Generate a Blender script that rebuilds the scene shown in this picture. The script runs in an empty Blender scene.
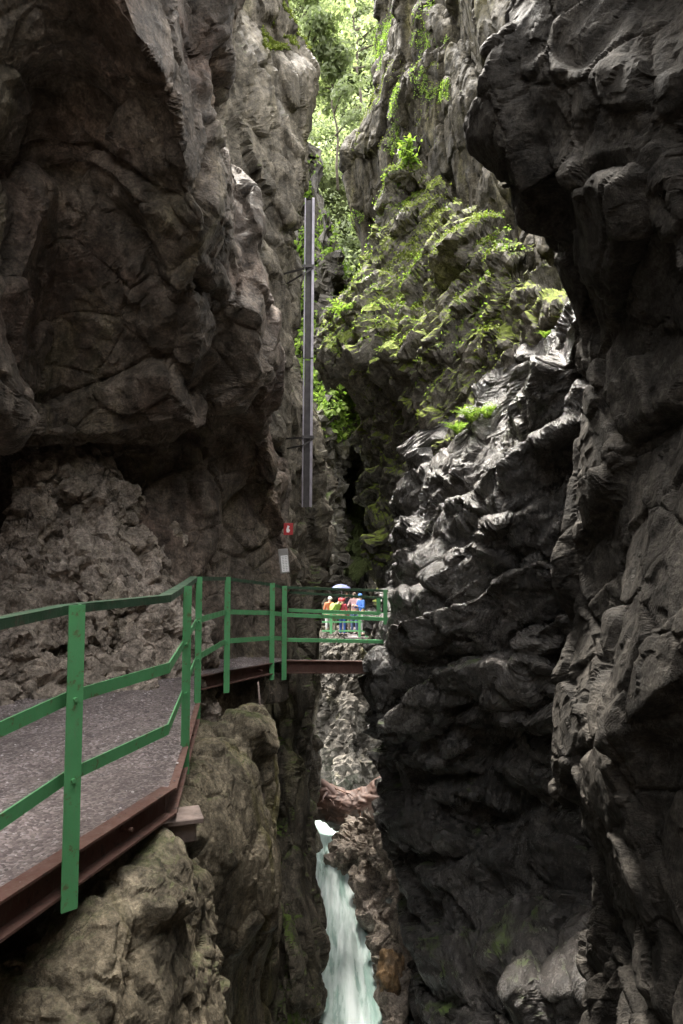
import bpy, bmesh, math, random
import numpy as np
from mathutils import Vector, Matrix

random.seed(7)
rng = np.random.default_rng(11)
S = bpy.context.scene
COL = S.collection
R = math.radians

# ------------------------------------------------------------------ camera frame
TILT = R(4.0)
F = 683.0
CT, ST = math.cos(TILT), math.sin(TILT)


def P(px, py, Y):
    """point at depth Y along the line of sight of a spot in the photograph"""
    u = (px - 341.5) / F
    v = (512.0 - py) / F
    yw = CT - ST * v
    zw = ST + CT * v
    s = Y / yw
    return np.array([u * s, Y, zw * s])


def project(co):
    x, y, z = co[..., 0], co[..., 1], co[..., 2]
    d = y * CT + z * ST
    v = (-y * ST + z * CT) / np.maximum(d, 1e-6)
    u = x / np.maximum(d, 1e-6)
    return 341.5 + u * F, 512 - v * F, d


# ------------------------------------------------------------------ numpy noise
def _h(i, j, k, seed):
    n = (i.astype(np.uint32) * np.uint32(374761393) + j.astype(np.uint32) * np.uint32(668265263)
         + k.astype(np.uint32) * np.uint32(2147483647 - 98765) + np.uint32((seed * 974634637) & 0xffffffff))
    n = (n ^ (n >> np.uint32(13))) * np.uint32(1274126177)
    n = n ^ (n >> np.uint32(16))
    return n


def _f(n):
    return (n & np.uint32(0xffffff)).astype(np.float32) / np.float32(0xffffff)


def vnoise(p, seed):
    q = np.floor(p)
    f = (p - q).astype(np.float32)
    q = q.astype(np.int64)
    w = f * f * f * (f * (f * 6 - 15) + 10)
    r = 0
    for a in (0, 1):
        wa = w[:, 0] if a else 1 - w[:, 0]
        for b in (0, 1):
            wb = w[:, 1] if b else 1 - w[:, 1]
            for c in (0, 1):
                wc = w[:, 2] if c else 1 - w[:, 2]
                r = r + wa * wb * wc * _f(_h(q[:, 0] + a, q[:, 1] + b, q[:, 2] + c, seed))
    return r * 2 - 1


def fbm(p, octaves, seed, gain=0.5, ridged=False):
    r = np.zeros(len(p), np.float32)
    a = 1.0
    p = p.astype(np.float32)
    for o in range(octaves):
        n = vnoise(p, seed + o * 17)
        if ridged:
            n = 1 - 2 * np.abs(n)
        r += a * n
        a *= gain
        p = p * 2.03 + 13.7
    return r


def facet(p, seed, sharp=16.0, plane=None):
    """broken rock: every cell of a jittered lattice is a plane with its own tilt, worn together at the joints;
    also returns how near a joint is"""
    base = np.floor(p - 0.5).astype(np.int64)
    d1 = np.full(len(p), 9, np.float32)
    d2 = np.full(len(p), 9, np.float32)
    p = p.astype(np.float32)
    pl = p if plane is None else plane.astype(np.float32)
    num = np.zeros(len(p), np.float32); den = np.zeros(len(p), np.float32)
    for a in (0, 1):
        for b in (0, 1):
            for c in (0, 1):
                i, j, k = base[:, 0] + a, base[:, 1] + b, base[:, 2] + c
                h = _h(i, j, k, seed)
                h2 = _h(i, j, k, seed + 101)
                r1, r2, r3 = _f(h), _f(h >> np.uint32(5)), _f(h2)
                g1, g2, g3 = _f(h2 >> np.uint32(4)), _f(h2 >> np.uint32(8)), _f(h >> np.uint32(8))
                dx = p[:, 0] - (i + 0.22 + 0.56 * r1)
                dy = p[:, 1] - (j + 0.22 + 0.56 * r2)
                dz = p[:, 2] - (k + 0.22 + 0.56 * r3)
                d = np.sqrt(dx * dx + dy * dy + dz * dz)
                ex = pl[:, 0] - (i + .5); ey = pl[:, 1] - (j + .5); ez = pl[:, 2] - (k + .5)
                v = (g3 - 0.5) * 0.55 + (ex * (g1 - 0.5) + ey * (g2 - 0.5) + ez * (r1 - 0.5)) * 2.5
                w = np.exp(-sharp * d)
                num += w * v; den += w
                d2 = np.where(d < d1, d1, np.minimum(d2, d))
                d1 = np.minimum(d1, d)
    return num / (den + 1e-20), d2 - d1


# ------------------------------------------------------------------ object helpers
def tag(o, label=None, cat=None, group=None, kind=None):
    if label: o['label'] = label
    if cat: o['category'] = cat
    if group: o['group'] = group
    if kind: o['kind'] = kind
    return o


def empty(name, loc=(0, 0, 0)):
    o = bpy.data.objects.new(name, None)
    o.empty_display_size = 0.2
    COL.objects.link(o)
    o.location = loc
    return o


def link_mesh(name, me, mat=None, parent=None, smooth=False):
    o = bpy.data.objects.new(name, me)
    COL.objects.link(o)
    if mat: me.materials.append(mat)
    if smooth: me.polygons.foreach_set('use_smooth', [True] * len(me.polygons))
    if parent is not None:
        o.parent = parent
        o.matrix_parent_inverse = Matrix.Translation(-Vector(parent.location))
    return o


def np_mesh(name, verts, faces, mat=None, parent=None, smooth=True):
    """faces: int array (n,3) or (n,4)"""
    verts = np.ascontiguousarray(verts, np.float32)
    faces = np.ascontiguousarray(faces, np.int32)
    k = faces.shape[1]
    me = bpy.data.meshes.new(name)
    me.vertices.add(len(verts)); me.vertices.foreach_set('co', verts.ravel())
    me.loops.add(faces.size); me.loops.foreach_set('vertex_index', faces.ravel())
    me.polygons.add(len(faces))
    me.polygons.foreach_set('loop_start', np.arange(0, faces.size, k, dtype=np.int32))
    me.update(calc_edges=True)
    o = link_mesh(name, me, mat, parent)
    me.polygons.foreach_set('use_smooth', np.full(len(faces), smooth))
    return o


class MB:
    """gathers boxes, bars and tubes into one bmesh"""
    def __init__(self): self.bm = bmesh.new()

    def hexa(self, pts):
        v = [self.bm.verts.new(p) for p in pts]
        for f in ((0, 1, 2, 3), (7, 6, 5, 4), (0, 4, 5, 1), (1, 5, 6, 2), (2, 6, 7, 3), (3, 7, 4, 0)):
            self.bm.faces.new([v[i] for i in f])

    def box(self, c, s, rot=None):
        c = Vector(c); m = rot or Matrix.Identity(3)
        pts = []
        for z in (-.5, .5):
            for x, y in ((-.5, -.5), (.5, -.5), (.5, .5), (-.5, .5)):
                pts.append(c + m @ Vector((x * s[0], y * s[1], z * s[2])))
        self.hexa(pts)

    def bar(self, a, b, w, h, up=(0, 0, 1), off=(0, 0)):
        """bar of section w (side) x h (up) from a to b; off shifts it in (side, up)"""
        a, b = Vector(a), Vector(b)
        d = (b - a).normalized()
        side = d.cross(Vector(up)).normalized()
        u = side.cross(d).normalized()
        o = side * off[0] + u * off[1]
        pts = []
        for e in (a, b):
            for sx, sy in ((-.5, -.5), (.5, -.5), (.5, .5), (-.5, .5)):
                pts.append(e + o + side * sx * w + u * sy * h)
        self.hexa(pts)

    def tube(self, pts, radii, n=8, cap=True):
        pts = [Vector(p) for p in pts]
        rings = []
        ref = Vector((0.13, 0.31, 0.94))
        for i, p in enumerate(pts):
            d = (pts[min(i + 1, len(pts) - 1)] - pts[max(i - 1, 0)]).normalized()
            if abs(d.dot(ref)) > 0.95: rf = Vector((1, 0, 0))
            else: rf = ref
            s = d.cross(rf).normalized(); t = d.cross(s)
            r = radii[i] if hasattr(radii, '__len__') else radii
            rings.append([self.bm.verts.new(p + (s * math.cos(2 * math.pi * k / n) + t * math.sin(2 * math.pi * k / n)) * r) for k in range(n)])
        for a, b in zip(rings[:-1], rings[1:]):
            for k in range(n):
                self.bm.faces.new((a[k], a[(k + 1) % n], b[(k + 1) % n], b[k]))
        if cap:
            self.bm.faces.new(rings[0][::-1]); self.bm.faces.new(rings[-1])

    def sphere(self, c, r, seg=12, sc=(1, 1, 1)):
        m = Matrix.Translation(c) @ Matrix.Diagonal((r * sc[0], r * sc[1], r * sc[2], 1))
        bmesh.ops.create_uvsphere(self.bm, u_segments=seg, v_segments=max(6, seg * 2 // 3), radius=1, matrix=m)

    def build(self, name, mat, parent=None, smooth=False, bevel=0):
        bmesh.ops.recalc_face_normals(self.bm, faces=self.bm.faces[:])
        if bevel:
            bmesh.ops.bevel(self.bm, geom=self.bm.edges[:], offset=bevel, segments=1, affect='EDGES')
        me = bpy.data.meshes.new(name)
        self.bm.to_mesh(me); self.bm.free()
        return link_mesh(name, me, mat, parent, smooth)


# ------------------------------------------------------------------ materials
class NT:
    def __init__(self, name):
        self.m = bpy.data.materials.new(name); self.m.use_nodes = True
        self.t = self.m.node_tree; self.t.nodes.clear()
        self.out = self.n('ShaderNodeOutputMaterial')
        tc = self.n('ShaderNodeNewGeometry')
        self.pos = tc.outputs['Position']; self.geo = tc

    def n(self, typ, **kw):
        nd = self.t.nodes.new(typ)
        for k, v in kw.items(): setattr(nd, k, v)
        return nd

    def l(self, a, b): self.t.links.new(a, b)

    def put(self, sock, v):
        if hasattr(v, 'is_output'): self.l(v, sock)
        else: sock.default_value = v

    def mapping(self, scale=(1, 1, 1), rot=(0, 0, 0), src=None):
        m = self.n('ShaderNodeMapping')
        self.l(src or self.pos, m.inputs['Vector'])
        m.inputs['Scale'].default_value = scale; m.inputs['Rotation'].default_value = rot
        return m.outputs['Vector']

    def noise(self, scale, detail=4, rough=.5, dist=0, vec=None):
        nd = self.n('ShaderNodeTexNoise')
        self.l(vec if vec is not None else self.pos, nd.inputs['Vector'])
        nd.inputs['Scale'].default_value = scale; nd.inputs['Detail'].default_value = detail
        nd.inputs['Roughness'].default_value = rough; nd.inputs['Distortion'].default_value = dist
        return nd.outputs['Fac']

    def ramp(self, fac, stops, interp='LINEAR'):
        r = self.n('ShaderNodeValToRGB'); self.l(fac, r.inputs['Fac'])
        r.color_ramp.interpolation = interp
        e = r.color_ramp.elements
        while len(e) < len(stops): e.new(0.5)
        for i, (p, c) in enumerate(stops):
            e[i].position = p
            e[i].color = (c, c, c, 1) if not hasattr(c, '__len__') else (*c, 1)
        return r.outputs['Color']

    def mix(self, fac, a, b, mode='MIX'):
        m = self.n('ShaderNodeMix', data_type='RGBA', blend_type=mode)
        self.put(m.inputs['Factor'], fac)
        for s, v in ((m.inputs['A'], a), (m.inputs['B'], b)):
            self.put(s, (*v, 1) if isinstance(v, tuple) and len(v) == 3 else v)
        return m.outputs['Result']

    def math(self, op, a, b=0.0, clamp=False):
        m = self.n('ShaderNodeMath', operation=op, use_clamp=clamp)
        self.put(m.inputs[0], a); self.put(m.inputs[1], b)
        return m.outputs[0]

    def bump(self, h, strength, dist, prev=None):
        b = self.n('ShaderNodeBump'); b.inputs['Strength'].default_value = strength; b.inputs['Distance'].default_value = dist
        self.l(h, b.inputs['Height'])
        if prev is not None: self.l(prev, b.inputs['Normal'])
        return b.outputs['Normal']

    def bsdf(self, color, rough=.6, normal=None, metal=0, spec=.5):
        b = self.n('ShaderNodeBsdfPrincipled')
        self.put(b.inputs['Base Color'], (*color, 1) if isinstance(color, tuple) else color)
        self.put(b.inputs['Roughness'], rough); self.put(b.inputs['Metallic'], metal)
        self.put(b.inputs['Specular IOR Level'], spec)
        if normal is not None: self.l(normal, b.inputs['Normal'])
        self.l(b.outputs[0], self.out.inputs['Surface'])
        return b


def rock_mat(name, dark, mid, light, scale=.7, rough=(.45, .85), moss=0.0, moss_col=(.075, .115, .022), moss_from=.25,
             stain=.5, grain=1.0, spec=.18, red=0.0, vein=0.0, vein_rot=(.4, .3, .2), ochre=0.0):
    t = NT(name)
    big = t.noise(scale, 6, .6, .6)
    col = t.ramp(big, [(.28, dark), (.5, mid), (.72, light)])
    if red:
        rm = t.ramp(t.noise(scale * 1.3, 4, .55, .3, t.mapping(src=t.mapping((1, 1, 1), (0, 0, 1.1)))), [(.5, 0), (.68, red)])
        col = t.mix(rm, col, (.19, .10, .075))
    if ochre:
        om = t.ramp(t.noise(scale * .9, 5, .6, .8, t.mapping((1.6, 1.6, .45), (0.2, .3, 2.0))), [(.55, 0), (.7, ochre)])
        col = t.mix(om, col, (.17, .155, .05))
    fine = t.noise(9 * grain, 8, .65)
    col = t.mix(.8, col, t.ramp(fine, [(.34, .42), (.5, 1.0), (.68, 1.75)]), 'MULTIPLY')
    col = t.mix(.75, col, t.ramp(t.noise(34 * grain, 6, .7), [(.36, .5), (.5, 1.0), (.66, 1.7)]), 'MULTIPLY')
    cv = t.n('ShaderNodeTexVoronoi', feature='DISTANCE_TO_EDGE')
    wob = t.n('ShaderNodeTexNoise'); t.l(t.pos, wob.inputs['Vector']); wob.inputs['Scale'].default_value = 2.4 * grain; wob.inputs['Detail'].default_value = 6; wob.inputs['Roughness'].default_value = .65
    wm = t.n('ShaderNodeVectorMath', operation='MULTIPLY_ADD'); t.l(wob.outputs['Color'], wm.inputs[0]); wm.inputs[1].default_value = (.55 / grain,) * 3; t.l(t.mapping((1, 1, 1.5), (.5, .3, .6)), wm.inputs[2])
    t.l(wm.outputs[0], cv.inputs['Vector']); cv.inputs['Scale'].default_value = 1.5 * grain
    gate = t.ramp(t.noise(1.1 * grain, 4, .6), [(.42, 0), (.58, 1)])
    cf = t.math('MULTIPLY', t.ramp(cv.outputs['Distance'], [(0, 1), (.022, 0)]), gate)
    col = t.mix(t.math('MULTIPLY', cf, .75), col, (.022, .019, .016))
    if stain:
        st = t.ramp(t.noise(1.4, 5, .6, .4, t.mapping((2.2, 2.2, .28))), [(.42, 1 - stain), (.6, 1.0)])
        col = t.mix(1.0, col, st, 'MULTIPLY')
    if vein:
        v = t.noise(.9 * grain, 3, .6, .5, t.mapping((1, 1, 3.0), vein_rot))
        v = t.math('ABSOLUTE', t.math('SUBTRACT', v, .5))
        col = t.mix(t.ramp(v, [(0, vein), (.012, 0)]), col, (.42, .40, .38))
    ro = t.ramp(t.noise(2.3 * grain, 6, .65, .3), [(.35, rough[0]), (.65, rough[1])])
    sep = t.n('ShaderNodeSeparateXYZ'); t.l(t.geo.outputs['Normal'], sep.inputs[0])
    if moss:
        up = t.math('ADD', sep.outputs['Z'], t.math('MULTIPLY', t.math('SUBTRACT', t.noise(1.1 * grain, 7, .65), .5), 2.2))
        mr = t.n('ShaderNodeMapRange'); t.l(up, mr.inputs['Value'])
        mr.inputs['From Min'].default_value = moss_from; mr.inputs['From Max'].default_value = moss_from + .3
        mf = t.math('MULTIPLY', mr.outputs[0], moss, True)
        mc = t.ramp(t.noise(14 * grain, 4, .6), [(.3, tuple(c * .55 for c in moss_col)), (.7, tuple(c * 1.5 for c in moss_col))])
        col = t.mix(mf, col, mc)
        ro = t.mix(mf, ro, (.95, .95, .95))
    rg = t.n('ShaderNodeTexNoise', noise_type='RIDGED_MULTIFRACTAL'); t.l(t.mapping((1, 1, 1.6), (.4, .3, .2)), rg.inputs['Vector'])
    rg.inputs['Scale'].default_value = 2.2 * grain; rg.inputs['Detail'].default_value = 9; rg.inputs['Roughness'].default_value = .6
    b0 = t.bump(rg.outputs['Fac'], .35, -.03 / grain, t.bump(cf, .4, -.03 / grain))
    b1 = t.bump(t.noise(9 * grain, 10, .78), .7, .06 / grain, b0)
    vo = t.n('ShaderNodeTexVoronoi', feature='DISTANCE_TO_EDGE'); t.l(t.mapping((1, 1, 1.7), (.5, .2, .4)), vo.inputs['Vector'])
    vo.inputs['Scale'].default_value = 5.5 * grain
    b2 = t.bump(t.noise(42 * grain, 6, .7), .8, .022 / grain, b1)
    t.bsdf(col, ro, b2, spec=spec)
    return t.m


def paint_mat(name, col, rust=(.14, .055, .03), rust_amt=.5, rough=.5):
    t = NT(name)
    c = t.mix(t.ramp(t.noise(3, 6, .6), [(.3, 0), (.7, .45)]), col, tuple(min(1, x * 1.5 + .01) for x in col))
    c = t.mix(t.ramp(t.noise(16, 8, .72, .4), [(.57, 0), (.63, rust_amt)]), c, rust)
    c = t.mix(t.ramp(t.noise(60, 4, .6, 0, t.mapping((1, 1, .25))), [(.55, 0), (.75, .3)]), c, (.16, .17, .12))
    n = t.bump(t.noise(45, 5, .6), .35, .004)
    t.bsdf(c, t.ramp(t.noise(9, 5, .6), [(.3, rough - .12), (.7, rough + .25)]), n)
    return t.m


def simple_mat(name, col, rough=.6, metal=0, var=.35, nscale=14, bump=.2):
    t = NT(name)
    c = t.mix(t.ramp(t.noise(nscale, 6, .6), [(.3, 0), (.7, 1)]), tuple(x * (1 - var) for x in col), tuple(min(1, x * (1 + var)) for x in col))
    n = t.bump(t.noise(nscale * 4, 5, .6), bump, .004)
    t.bsdf(c, rough, n, metal)
    return t.m


def leaf_mat(name, c1, c2, c3, trans=.45):
    t = NT(name)
    col = t.ramp(t.geo.outputs['Random Per Island'], [(0, c1), (.5, c2), (1, c3)])
    col = t.mix(.6, col, t.ramp(t.noise(.8, 4, .6), [(.3, .6), (.7, 1.4)]), 'MULTIPLY')
    d = t.n('ShaderNodeBsdfPrincipled'); t.l(col, d.inputs['Base Color']); d.inputs['Roughness'].default_value = .7; d.inputs['Specular IOR Level'].default_value = .15
    tr = t.n('ShaderNodeBsdfTranslucent'); t.l(t.mix(1, col, (1.1, 1.25, .72), 'MULTIPLY'), tr.inputs['Color'])
    mx = t.n('ShaderNodeMixShader'); mx.inputs[0].default_value = trans
    t.l(d.outputs[0], mx.inputs[1]); t.l(tr.outputs[0], mx.inputs[2]); t.l(mx.outputs[0], t.out.inputs['Surface'])
    return t.m


M = {}
M['rock_left'] = rock_mat('rock_left', (.085, .068, .053), (.14, .114, .09), (.225, .185, .15), .55, (.4, .8), red=.3, stain=.5, ochre=.25)
M['rock_pale'] = rock_mat('rock_pale', (.21, .175, .14), (.31, .26, .215), (.42, .36, .31), .8, (.5, .85), stain=.35, ochre=.2)
M['rock_mid'] = rock_mat('rock_mid', (.07, .060, .045), (.125, .107, .081), (.185, .16, .125), .5, (.45, .85), moss=.9, moss_from=.75, stain=.5, ochre=.35)
M['rock_low'] = rock_mat('rock_low', (.115, .096, .068), (.19, .16, .113), (.275, .235, .17), .9, (.45, .8), moss=.35, moss_from=.85, stain=.55, ochre=.85, grain=1.3)
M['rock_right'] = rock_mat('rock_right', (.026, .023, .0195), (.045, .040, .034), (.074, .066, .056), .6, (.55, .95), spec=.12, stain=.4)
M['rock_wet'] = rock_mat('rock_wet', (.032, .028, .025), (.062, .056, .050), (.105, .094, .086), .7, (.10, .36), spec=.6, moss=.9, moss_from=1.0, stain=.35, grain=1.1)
M['rock_moss'] = rock_mat('rock_moss', (.075, .067, .055), (.135, .12, .10), (.21, .19, .163), .5, (.4, .85), moss=.97, moss_from=.2, moss_col=(.135, .165, .03), stain=.4)
M['rock_far'] = rock_mat('rock_far', (.042, .036, .029), (.075, .066, .054), (.125, .112, .094), .6, (.4, .8), moss=.6, moss_from=1.1, moss_col=(.10, .14, .03), stain=.45, ochre=.3)
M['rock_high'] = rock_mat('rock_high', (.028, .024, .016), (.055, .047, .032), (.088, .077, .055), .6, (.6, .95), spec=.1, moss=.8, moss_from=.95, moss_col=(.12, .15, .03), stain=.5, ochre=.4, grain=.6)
M['soil'] = rock_mat('soil', (.05, .06, .025), (.07, .085, .03), (.10, .11, .045), .5, (.8, .95), stain=0)


# ------------------------------------------------------------------ rock sheets
def catmull(c, n, lin):
    """c (k,...) -> dense samples along axis 0; n = samples per span list; lin = straightness"""
    k = c.shape[0]
    ext = np.concatenate([c[:1] * 2 - c[1:2], c, c[-1:] * 2 - c[-2:-1]], 0)
    out = []
    for i in range(k - 1):
        p0, p1, p2, p3 = ext[i], ext[i + 1], ext[i + 2], ext[i + 3]
        m = n[i]
        for s in range(m + (1 if i == k - 2 else 0)):
            t = s / m
            a = .5 * (2 * p1 + (p2 - p0) * t + (2 * p0 - 5 * p1 + 4 * p2 - p3) * t * t + (3 * p1 - p0 - 3 * p2 + p3) * t ** 3)
            b = p1 * (1 - t) + p2 * t
            out.append(a * (1 - lin) + b * lin)
    return np.array(out)


SHEETS = {}


def sheet(name, rows, mat, seed, amp=(.25, .12, .04), scl=(1.4, .5, .16), px=1.9, lin=.5, bed=None, big=(.3, 2.5),
          flow=(1, 1, 1), rot=(0, 0, 0), cracks=.9, env=.7, kind='structure', cap=400):
    c = np.array([[np.asarray(q, float) if isinstance(q, np.ndarray) else P(*q) for q in r] for r in rows])
    # sampling: about one vertex every px pixels
    pxx, pyy, _ = project(c)
    pr = np.stack([pxx, pyy], -1)
    du = np.linalg.norm(pr[:, 1:] - pr[:, :-1], axis=-1)
    dv = np.linalg.norm(pr[1:] - pr[:-1], axis=-1)
    wu = np.linalg.norm(c[:, 1:] - c[:, :-1], axis=-1)
    wv = np.linalg.norm(c[1:] - c[:-1], axis=-1)
    su = np.median(np.minimum(du, cap), 0) / px
    sv = np.median(np.minimum(dv, cap), 1) / px
    depth = np.maximum(c[..., 1], 1.0)
    onf = ((pxx > -70) & (pxx < 753) & (pyy > -70) & (pyy < 1094) & (c[..., 1] > .5))
    fu = (onf[:, 1:] | onf[:, :-1]).any(0); fv = (onf[1:] | onf[:-1]).any(1)
    # world length of a span against the finest joint size, finer where the photograph looks
    pxw = np.median(depth) / F
    resu = np.where(fu, np.maximum(scl[-1] * .16, pxw * 1.6), scl[-1] * 1.2)
    resv = np.where(fv, np.maximum(scl[-1] * .16, pxw * 1.6), scl[-1] * 1.2)
    nu = np.clip(np.maximum(su * fu, np.median(wu, 0) / resu), 4, np.where(fu, 150, 40)).astype(int)
    nv = np.clip(np.maximum(sv * fv, np.median(wv, 1) / resv), 4, np.where(fv, 150, 40)).astype(int)
    g = catmull(c, nv, lin)
    g = np.swapaxes(catmull(np.swapaxes(g, 0, 1), nu, lin), 0, 1)
    V, U = g.shape[:2]
    gu = np.gradient(g, axis=1); gv = np.gradient(g, axis=0)
    nrm = np.cross(gu, gv)
    # smooth the normals so that displaced verts do not cross at creases
    for _ in range(6):
        nrm[1:-1] = (nrm[:-2] + 2 * nrm[1:-1] + nrm[2:]) / 4
        nrm[:, 1:-1] = (nrm[:, :-2] + 2 * nrm[:, 1:-1] + nrm[:, 2:]) / 4
    nrm /= np.linalg.norm(nrm, axis=-1, keepdims=True) + 1e-9
    p = g.reshape(-1, 3); n = nrm.reshape(-1, 3)
    vis = (-p / (np.linalg.norm(p, axis=1, keepdims=True) + 1e-9) * n).sum(1)
    pj = project(p)
    inside = (pj[0] > 0) & (pj[0] < 683) & (pj[1] > 0) & (pj[1] < 1024) & (pj[2] > 0)
    flip = (vis[inside].mean() if inside.any() else vis.mean()) < 0
    if flip: n = -n
    e = np.array(Matrix.Rotation(rot[0], 3, 'X') @ Matrix.Rotation(rot[1], 3, 'Y') @ Matrix.Rotation(rot[2], 3, 'Z'))
    fl = np.array(flow)

    def warped(p):
        q = p @ e.T * fl
        return q, np.stack([fbm(q / scl[0] * 1.3, 3, seed + k) for k in (1, 2, 3)], -1)

    def normals(p):
        gg = p.reshape(V, U, 3)
        m = np.cross(np.gradient(gg, axis=1), np.gradient(gg, axis=0))
        m[1:-1] = (m[:-2] + 2 * m[1:-1] + m[2:]) / 4
        m[:, 1:-1] = (m[:, :-2] + 2 * m[:, 1:-1] + m[:, 2:]) / 4
        m = m.reshape(-1, 3); m /= np.linalg.norm(m, axis=1, keepdims=True) + 1e-9
        return -m if flip else m

    # first the large forms: swellings, big broken blocks with open joints, bedding steps
    q, w = warped(p)
    d = big[0] * fbm(p / big[1], 3, seed + 5)
    f0, ed = facet(q / scl[0] + w * .10, seed, 40, q / scl[0])
    d += amp[0] * f0 - cracks * amp[0] * np.clip(1 - ed / .07, 0, 1) ** 1.2 * .45
    if bed:
        # bedding: (normal, period, depth, least strength, shift from block to block)
        bn, per, dep = bed[:3]
        gmin, shift = bed[3:] if len(bed) > 3 else (.04, .55)
        bn = np.array(bn, float); bn /= np.linalg.norm(bn)
        tt = p @ bn / per + .10 * w[:, 0] + shift * f0 + .5 * fbm(p / (per * 7), 2, seed + 91)
        fr = tt - np.floor(tt)
        lay = np.floor(tt).astype(np.int64)
        ra = _f(_h(lay, lay * 0, lay * 0, seed + 9))
        tt2 = tt * 3.1 + .15 * w[:, 1]
        fr2 = tt2 - np.floor(tt2)
        gate = np.clip(.5 + 1.6 * fbm(p / (per * 2.6), 3, seed + 55), gmin, 1)
        d += gate * dep * ((.5 + ra) * (np.power(fr, .6) - np.clip((fr - .86) / .14, 0, 1) * 1.2) - .5) + gate * dep * .18 * (fr2 - np.clip((fr2 - .8) / .2, 0, 1))
    d -= d.mean() + env * d.std()
    p1 = (p + n * d[:, None]).reshape(V, U, 3)
    # give the stretched flanks of the steps their share of the vertices
    base = p.reshape(V, U, 3)
    for ax in (0, 1):
        if ax: p1 = np.swapaxes(p1, 0, 1); base = np.swapaxes(base, 0, 1)
        st = np.linalg.norm(np.diff(p1, axis=0), axis=-1) / (np.linalg.norm(np.diff(base, axis=0), axis=-1) + 1e-6)
        st = np.clip(st, .3, 8)
        kk = np.pad(st, ((0, 0), (4, 4)), 'edge')
        st = sum(kk[:, j:j + st.shape[1]] for j in range(9)) / 9
        cum = np.concatenate([np.zeros((1, st.shape[1])), np.cumsum(st, 0)], 0)
        nw = np.empty_like(p1)
        for j in range(p1.shape[1]):
            tg = np.linspace(0, cum[-1, j], p1.shape[0])
            for k in range(3): nw[:, j, k] = np.interp(tg, cum[:, j], p1[:, j, k])
        p1 = nw
        if ax: p1 = np.swapaxes(p1, 0, 1)
    p1 = np.ascontiguousarray(p1).reshape(-1, 3)
    # then fractures and chips, each along the true surface
    for i, sh in ((1, 80), (2, 80)):
        n1 = normals(p1)
        q, w = warped(p1)
        f, ed = facet(q / scl[i] + w * .14, seed + 31 * i, sh, q / scl[i])
        d = amp[i] * f * (1.25, 1.7)[i - 1]
        if i == 1: d -= cracks * amp[1] * np.clip(1 - ed / .08, 0, 1) ** 1.2 * .5
        else: d += amp[2] * .6 * fbm(q / scl[2] * .5, 5, seed + 77, .6, ridged=True)
        p1 = p1 + n1 * d[:, None]
    p2 = p1
    n = normals(p2)
    idx = np.arange(V * U).reshape(V, U)
    a, b, cc, dd = idx[:-1, :-1], idx[:-1, 1:], idx[1:, 1:], idx[1:, :-1]
    # gu x gv orientation: a,b,cc,dd has normal gu x gv
    fc = np.stack([a, b, cc, dd], -1).reshape(-1, 4)
    if flip: fc = fc[:, ::-1]
    o = np_mesh(name, p2, fc, mat, smooth=False)
    tag(o, kind=kind)
    SHEETS[name] = (p2.astype(np.float32), n, (V, U))
    return o


X = lambda x, y, z: np.array([x, y, z], float)

# ---- near left cliff: overhang with a ridge, alcove below it, talus down to the path
sheet('left_cliff', [
    [X(-9, -7, 13), X(-7, 1, 13), X(-4.6, 3.0, 13), X(-3.6, 4, 13), X(-2.9, 4.4, 13), X(-2.2, 5, 13), X(-1.8, 7.5, 13), X(-4, 14, 13)],
    [X(-5.5, -7, 9), X(-5.2, 1, 9), (-120, -330, 4.6), (0, -320, 4.4), (70, -320, 4.2), (130, -310, 4.2), (205, -300, 6.0), (150, -300, 13)],
    [X(-4.5, -7, 4.5), X(-4.4, 1, 4.5), (-120, -20, 4.6), (0, -20, 5.2), (70, -20, 5.2), (122, -20, 5.1), (206, -20, 7.2), (170, -20, 13)],
    [X(-4.3, -7, 3.2), X(-4.0, 1, 3.2), (-120, 90, 4.6), (-4, 100, 5.2), (62, 95, 6.2), (180, 100, 5.8), (221, 110, 7.8), (190, 110, 13)],
    [X(-4.2, -7, 2), X(-3.9, 1, 2), (-120, 230, 4.6), (2, 235, 5.3), (55, 230, 7.0), (197, 220, 6.7), (245, 210, 8.6), (215, 210, 13)],
    [X(-4.3, -7, 1), X(-4.0, 1, 1), (-120, 350, 4.9), (8, 360, 5.7), (60, 350, 7.7), (204, 335, 7.6), (266, 330, 9.6), (240, 330, 13.5)],
    [X(-4.4, -7, .3), X(-4.2, 1, .3), (-120, 430, 5.4), (15, 445, 6.7), (85, 440, 8.2), (195, 420, 8.5), (275, 425, 10.4), (262, 425, 13.5)],
    [X(-4.8, -7, 0), X(-4.7, 1, 0), (-120, 480, 6.6), (20, 480, 8.8), (85, 458, 9.6), (205, 470, 10.0), (288, 480, 11.4), (285, 480, 14)],
    [X(-4.8, -7, -.6), X(-4.6, 1, -.6), (-120, 560, 6.4), (20, 560, 8.0), (100, 560, 8.6), (205, 560, 10.1), (290, 560, 11.9), (294, 560, 14)],
    [X(-4.2, -7, -1.5), X(-4.0, 1, -1.5), (-120, 690, 6.0), (10, 690, 7.2), (100, 680, 7.9), (200, 672, 9.7), (276, 662, 11.6), (288, 662, 14)],
    [X(-4.0, -7, -2.2), X(-3.8, 1, -2.2), (-120, 780, 5.6), (10, 750, 7.1), (100, 735, 8.1), (200, 715, 9.5), (276, 700, 11.5), (288, 700, 14)],
], M['rock_left'], 3, amp=(.38, .10, .020), scl=(2.2, .75, .24), big=(.18, 2.4), rot=(.3, .5, .2), flow=(1, 1, .75), bed=((.55, -.1, .8), 1.4, .12))

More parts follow.
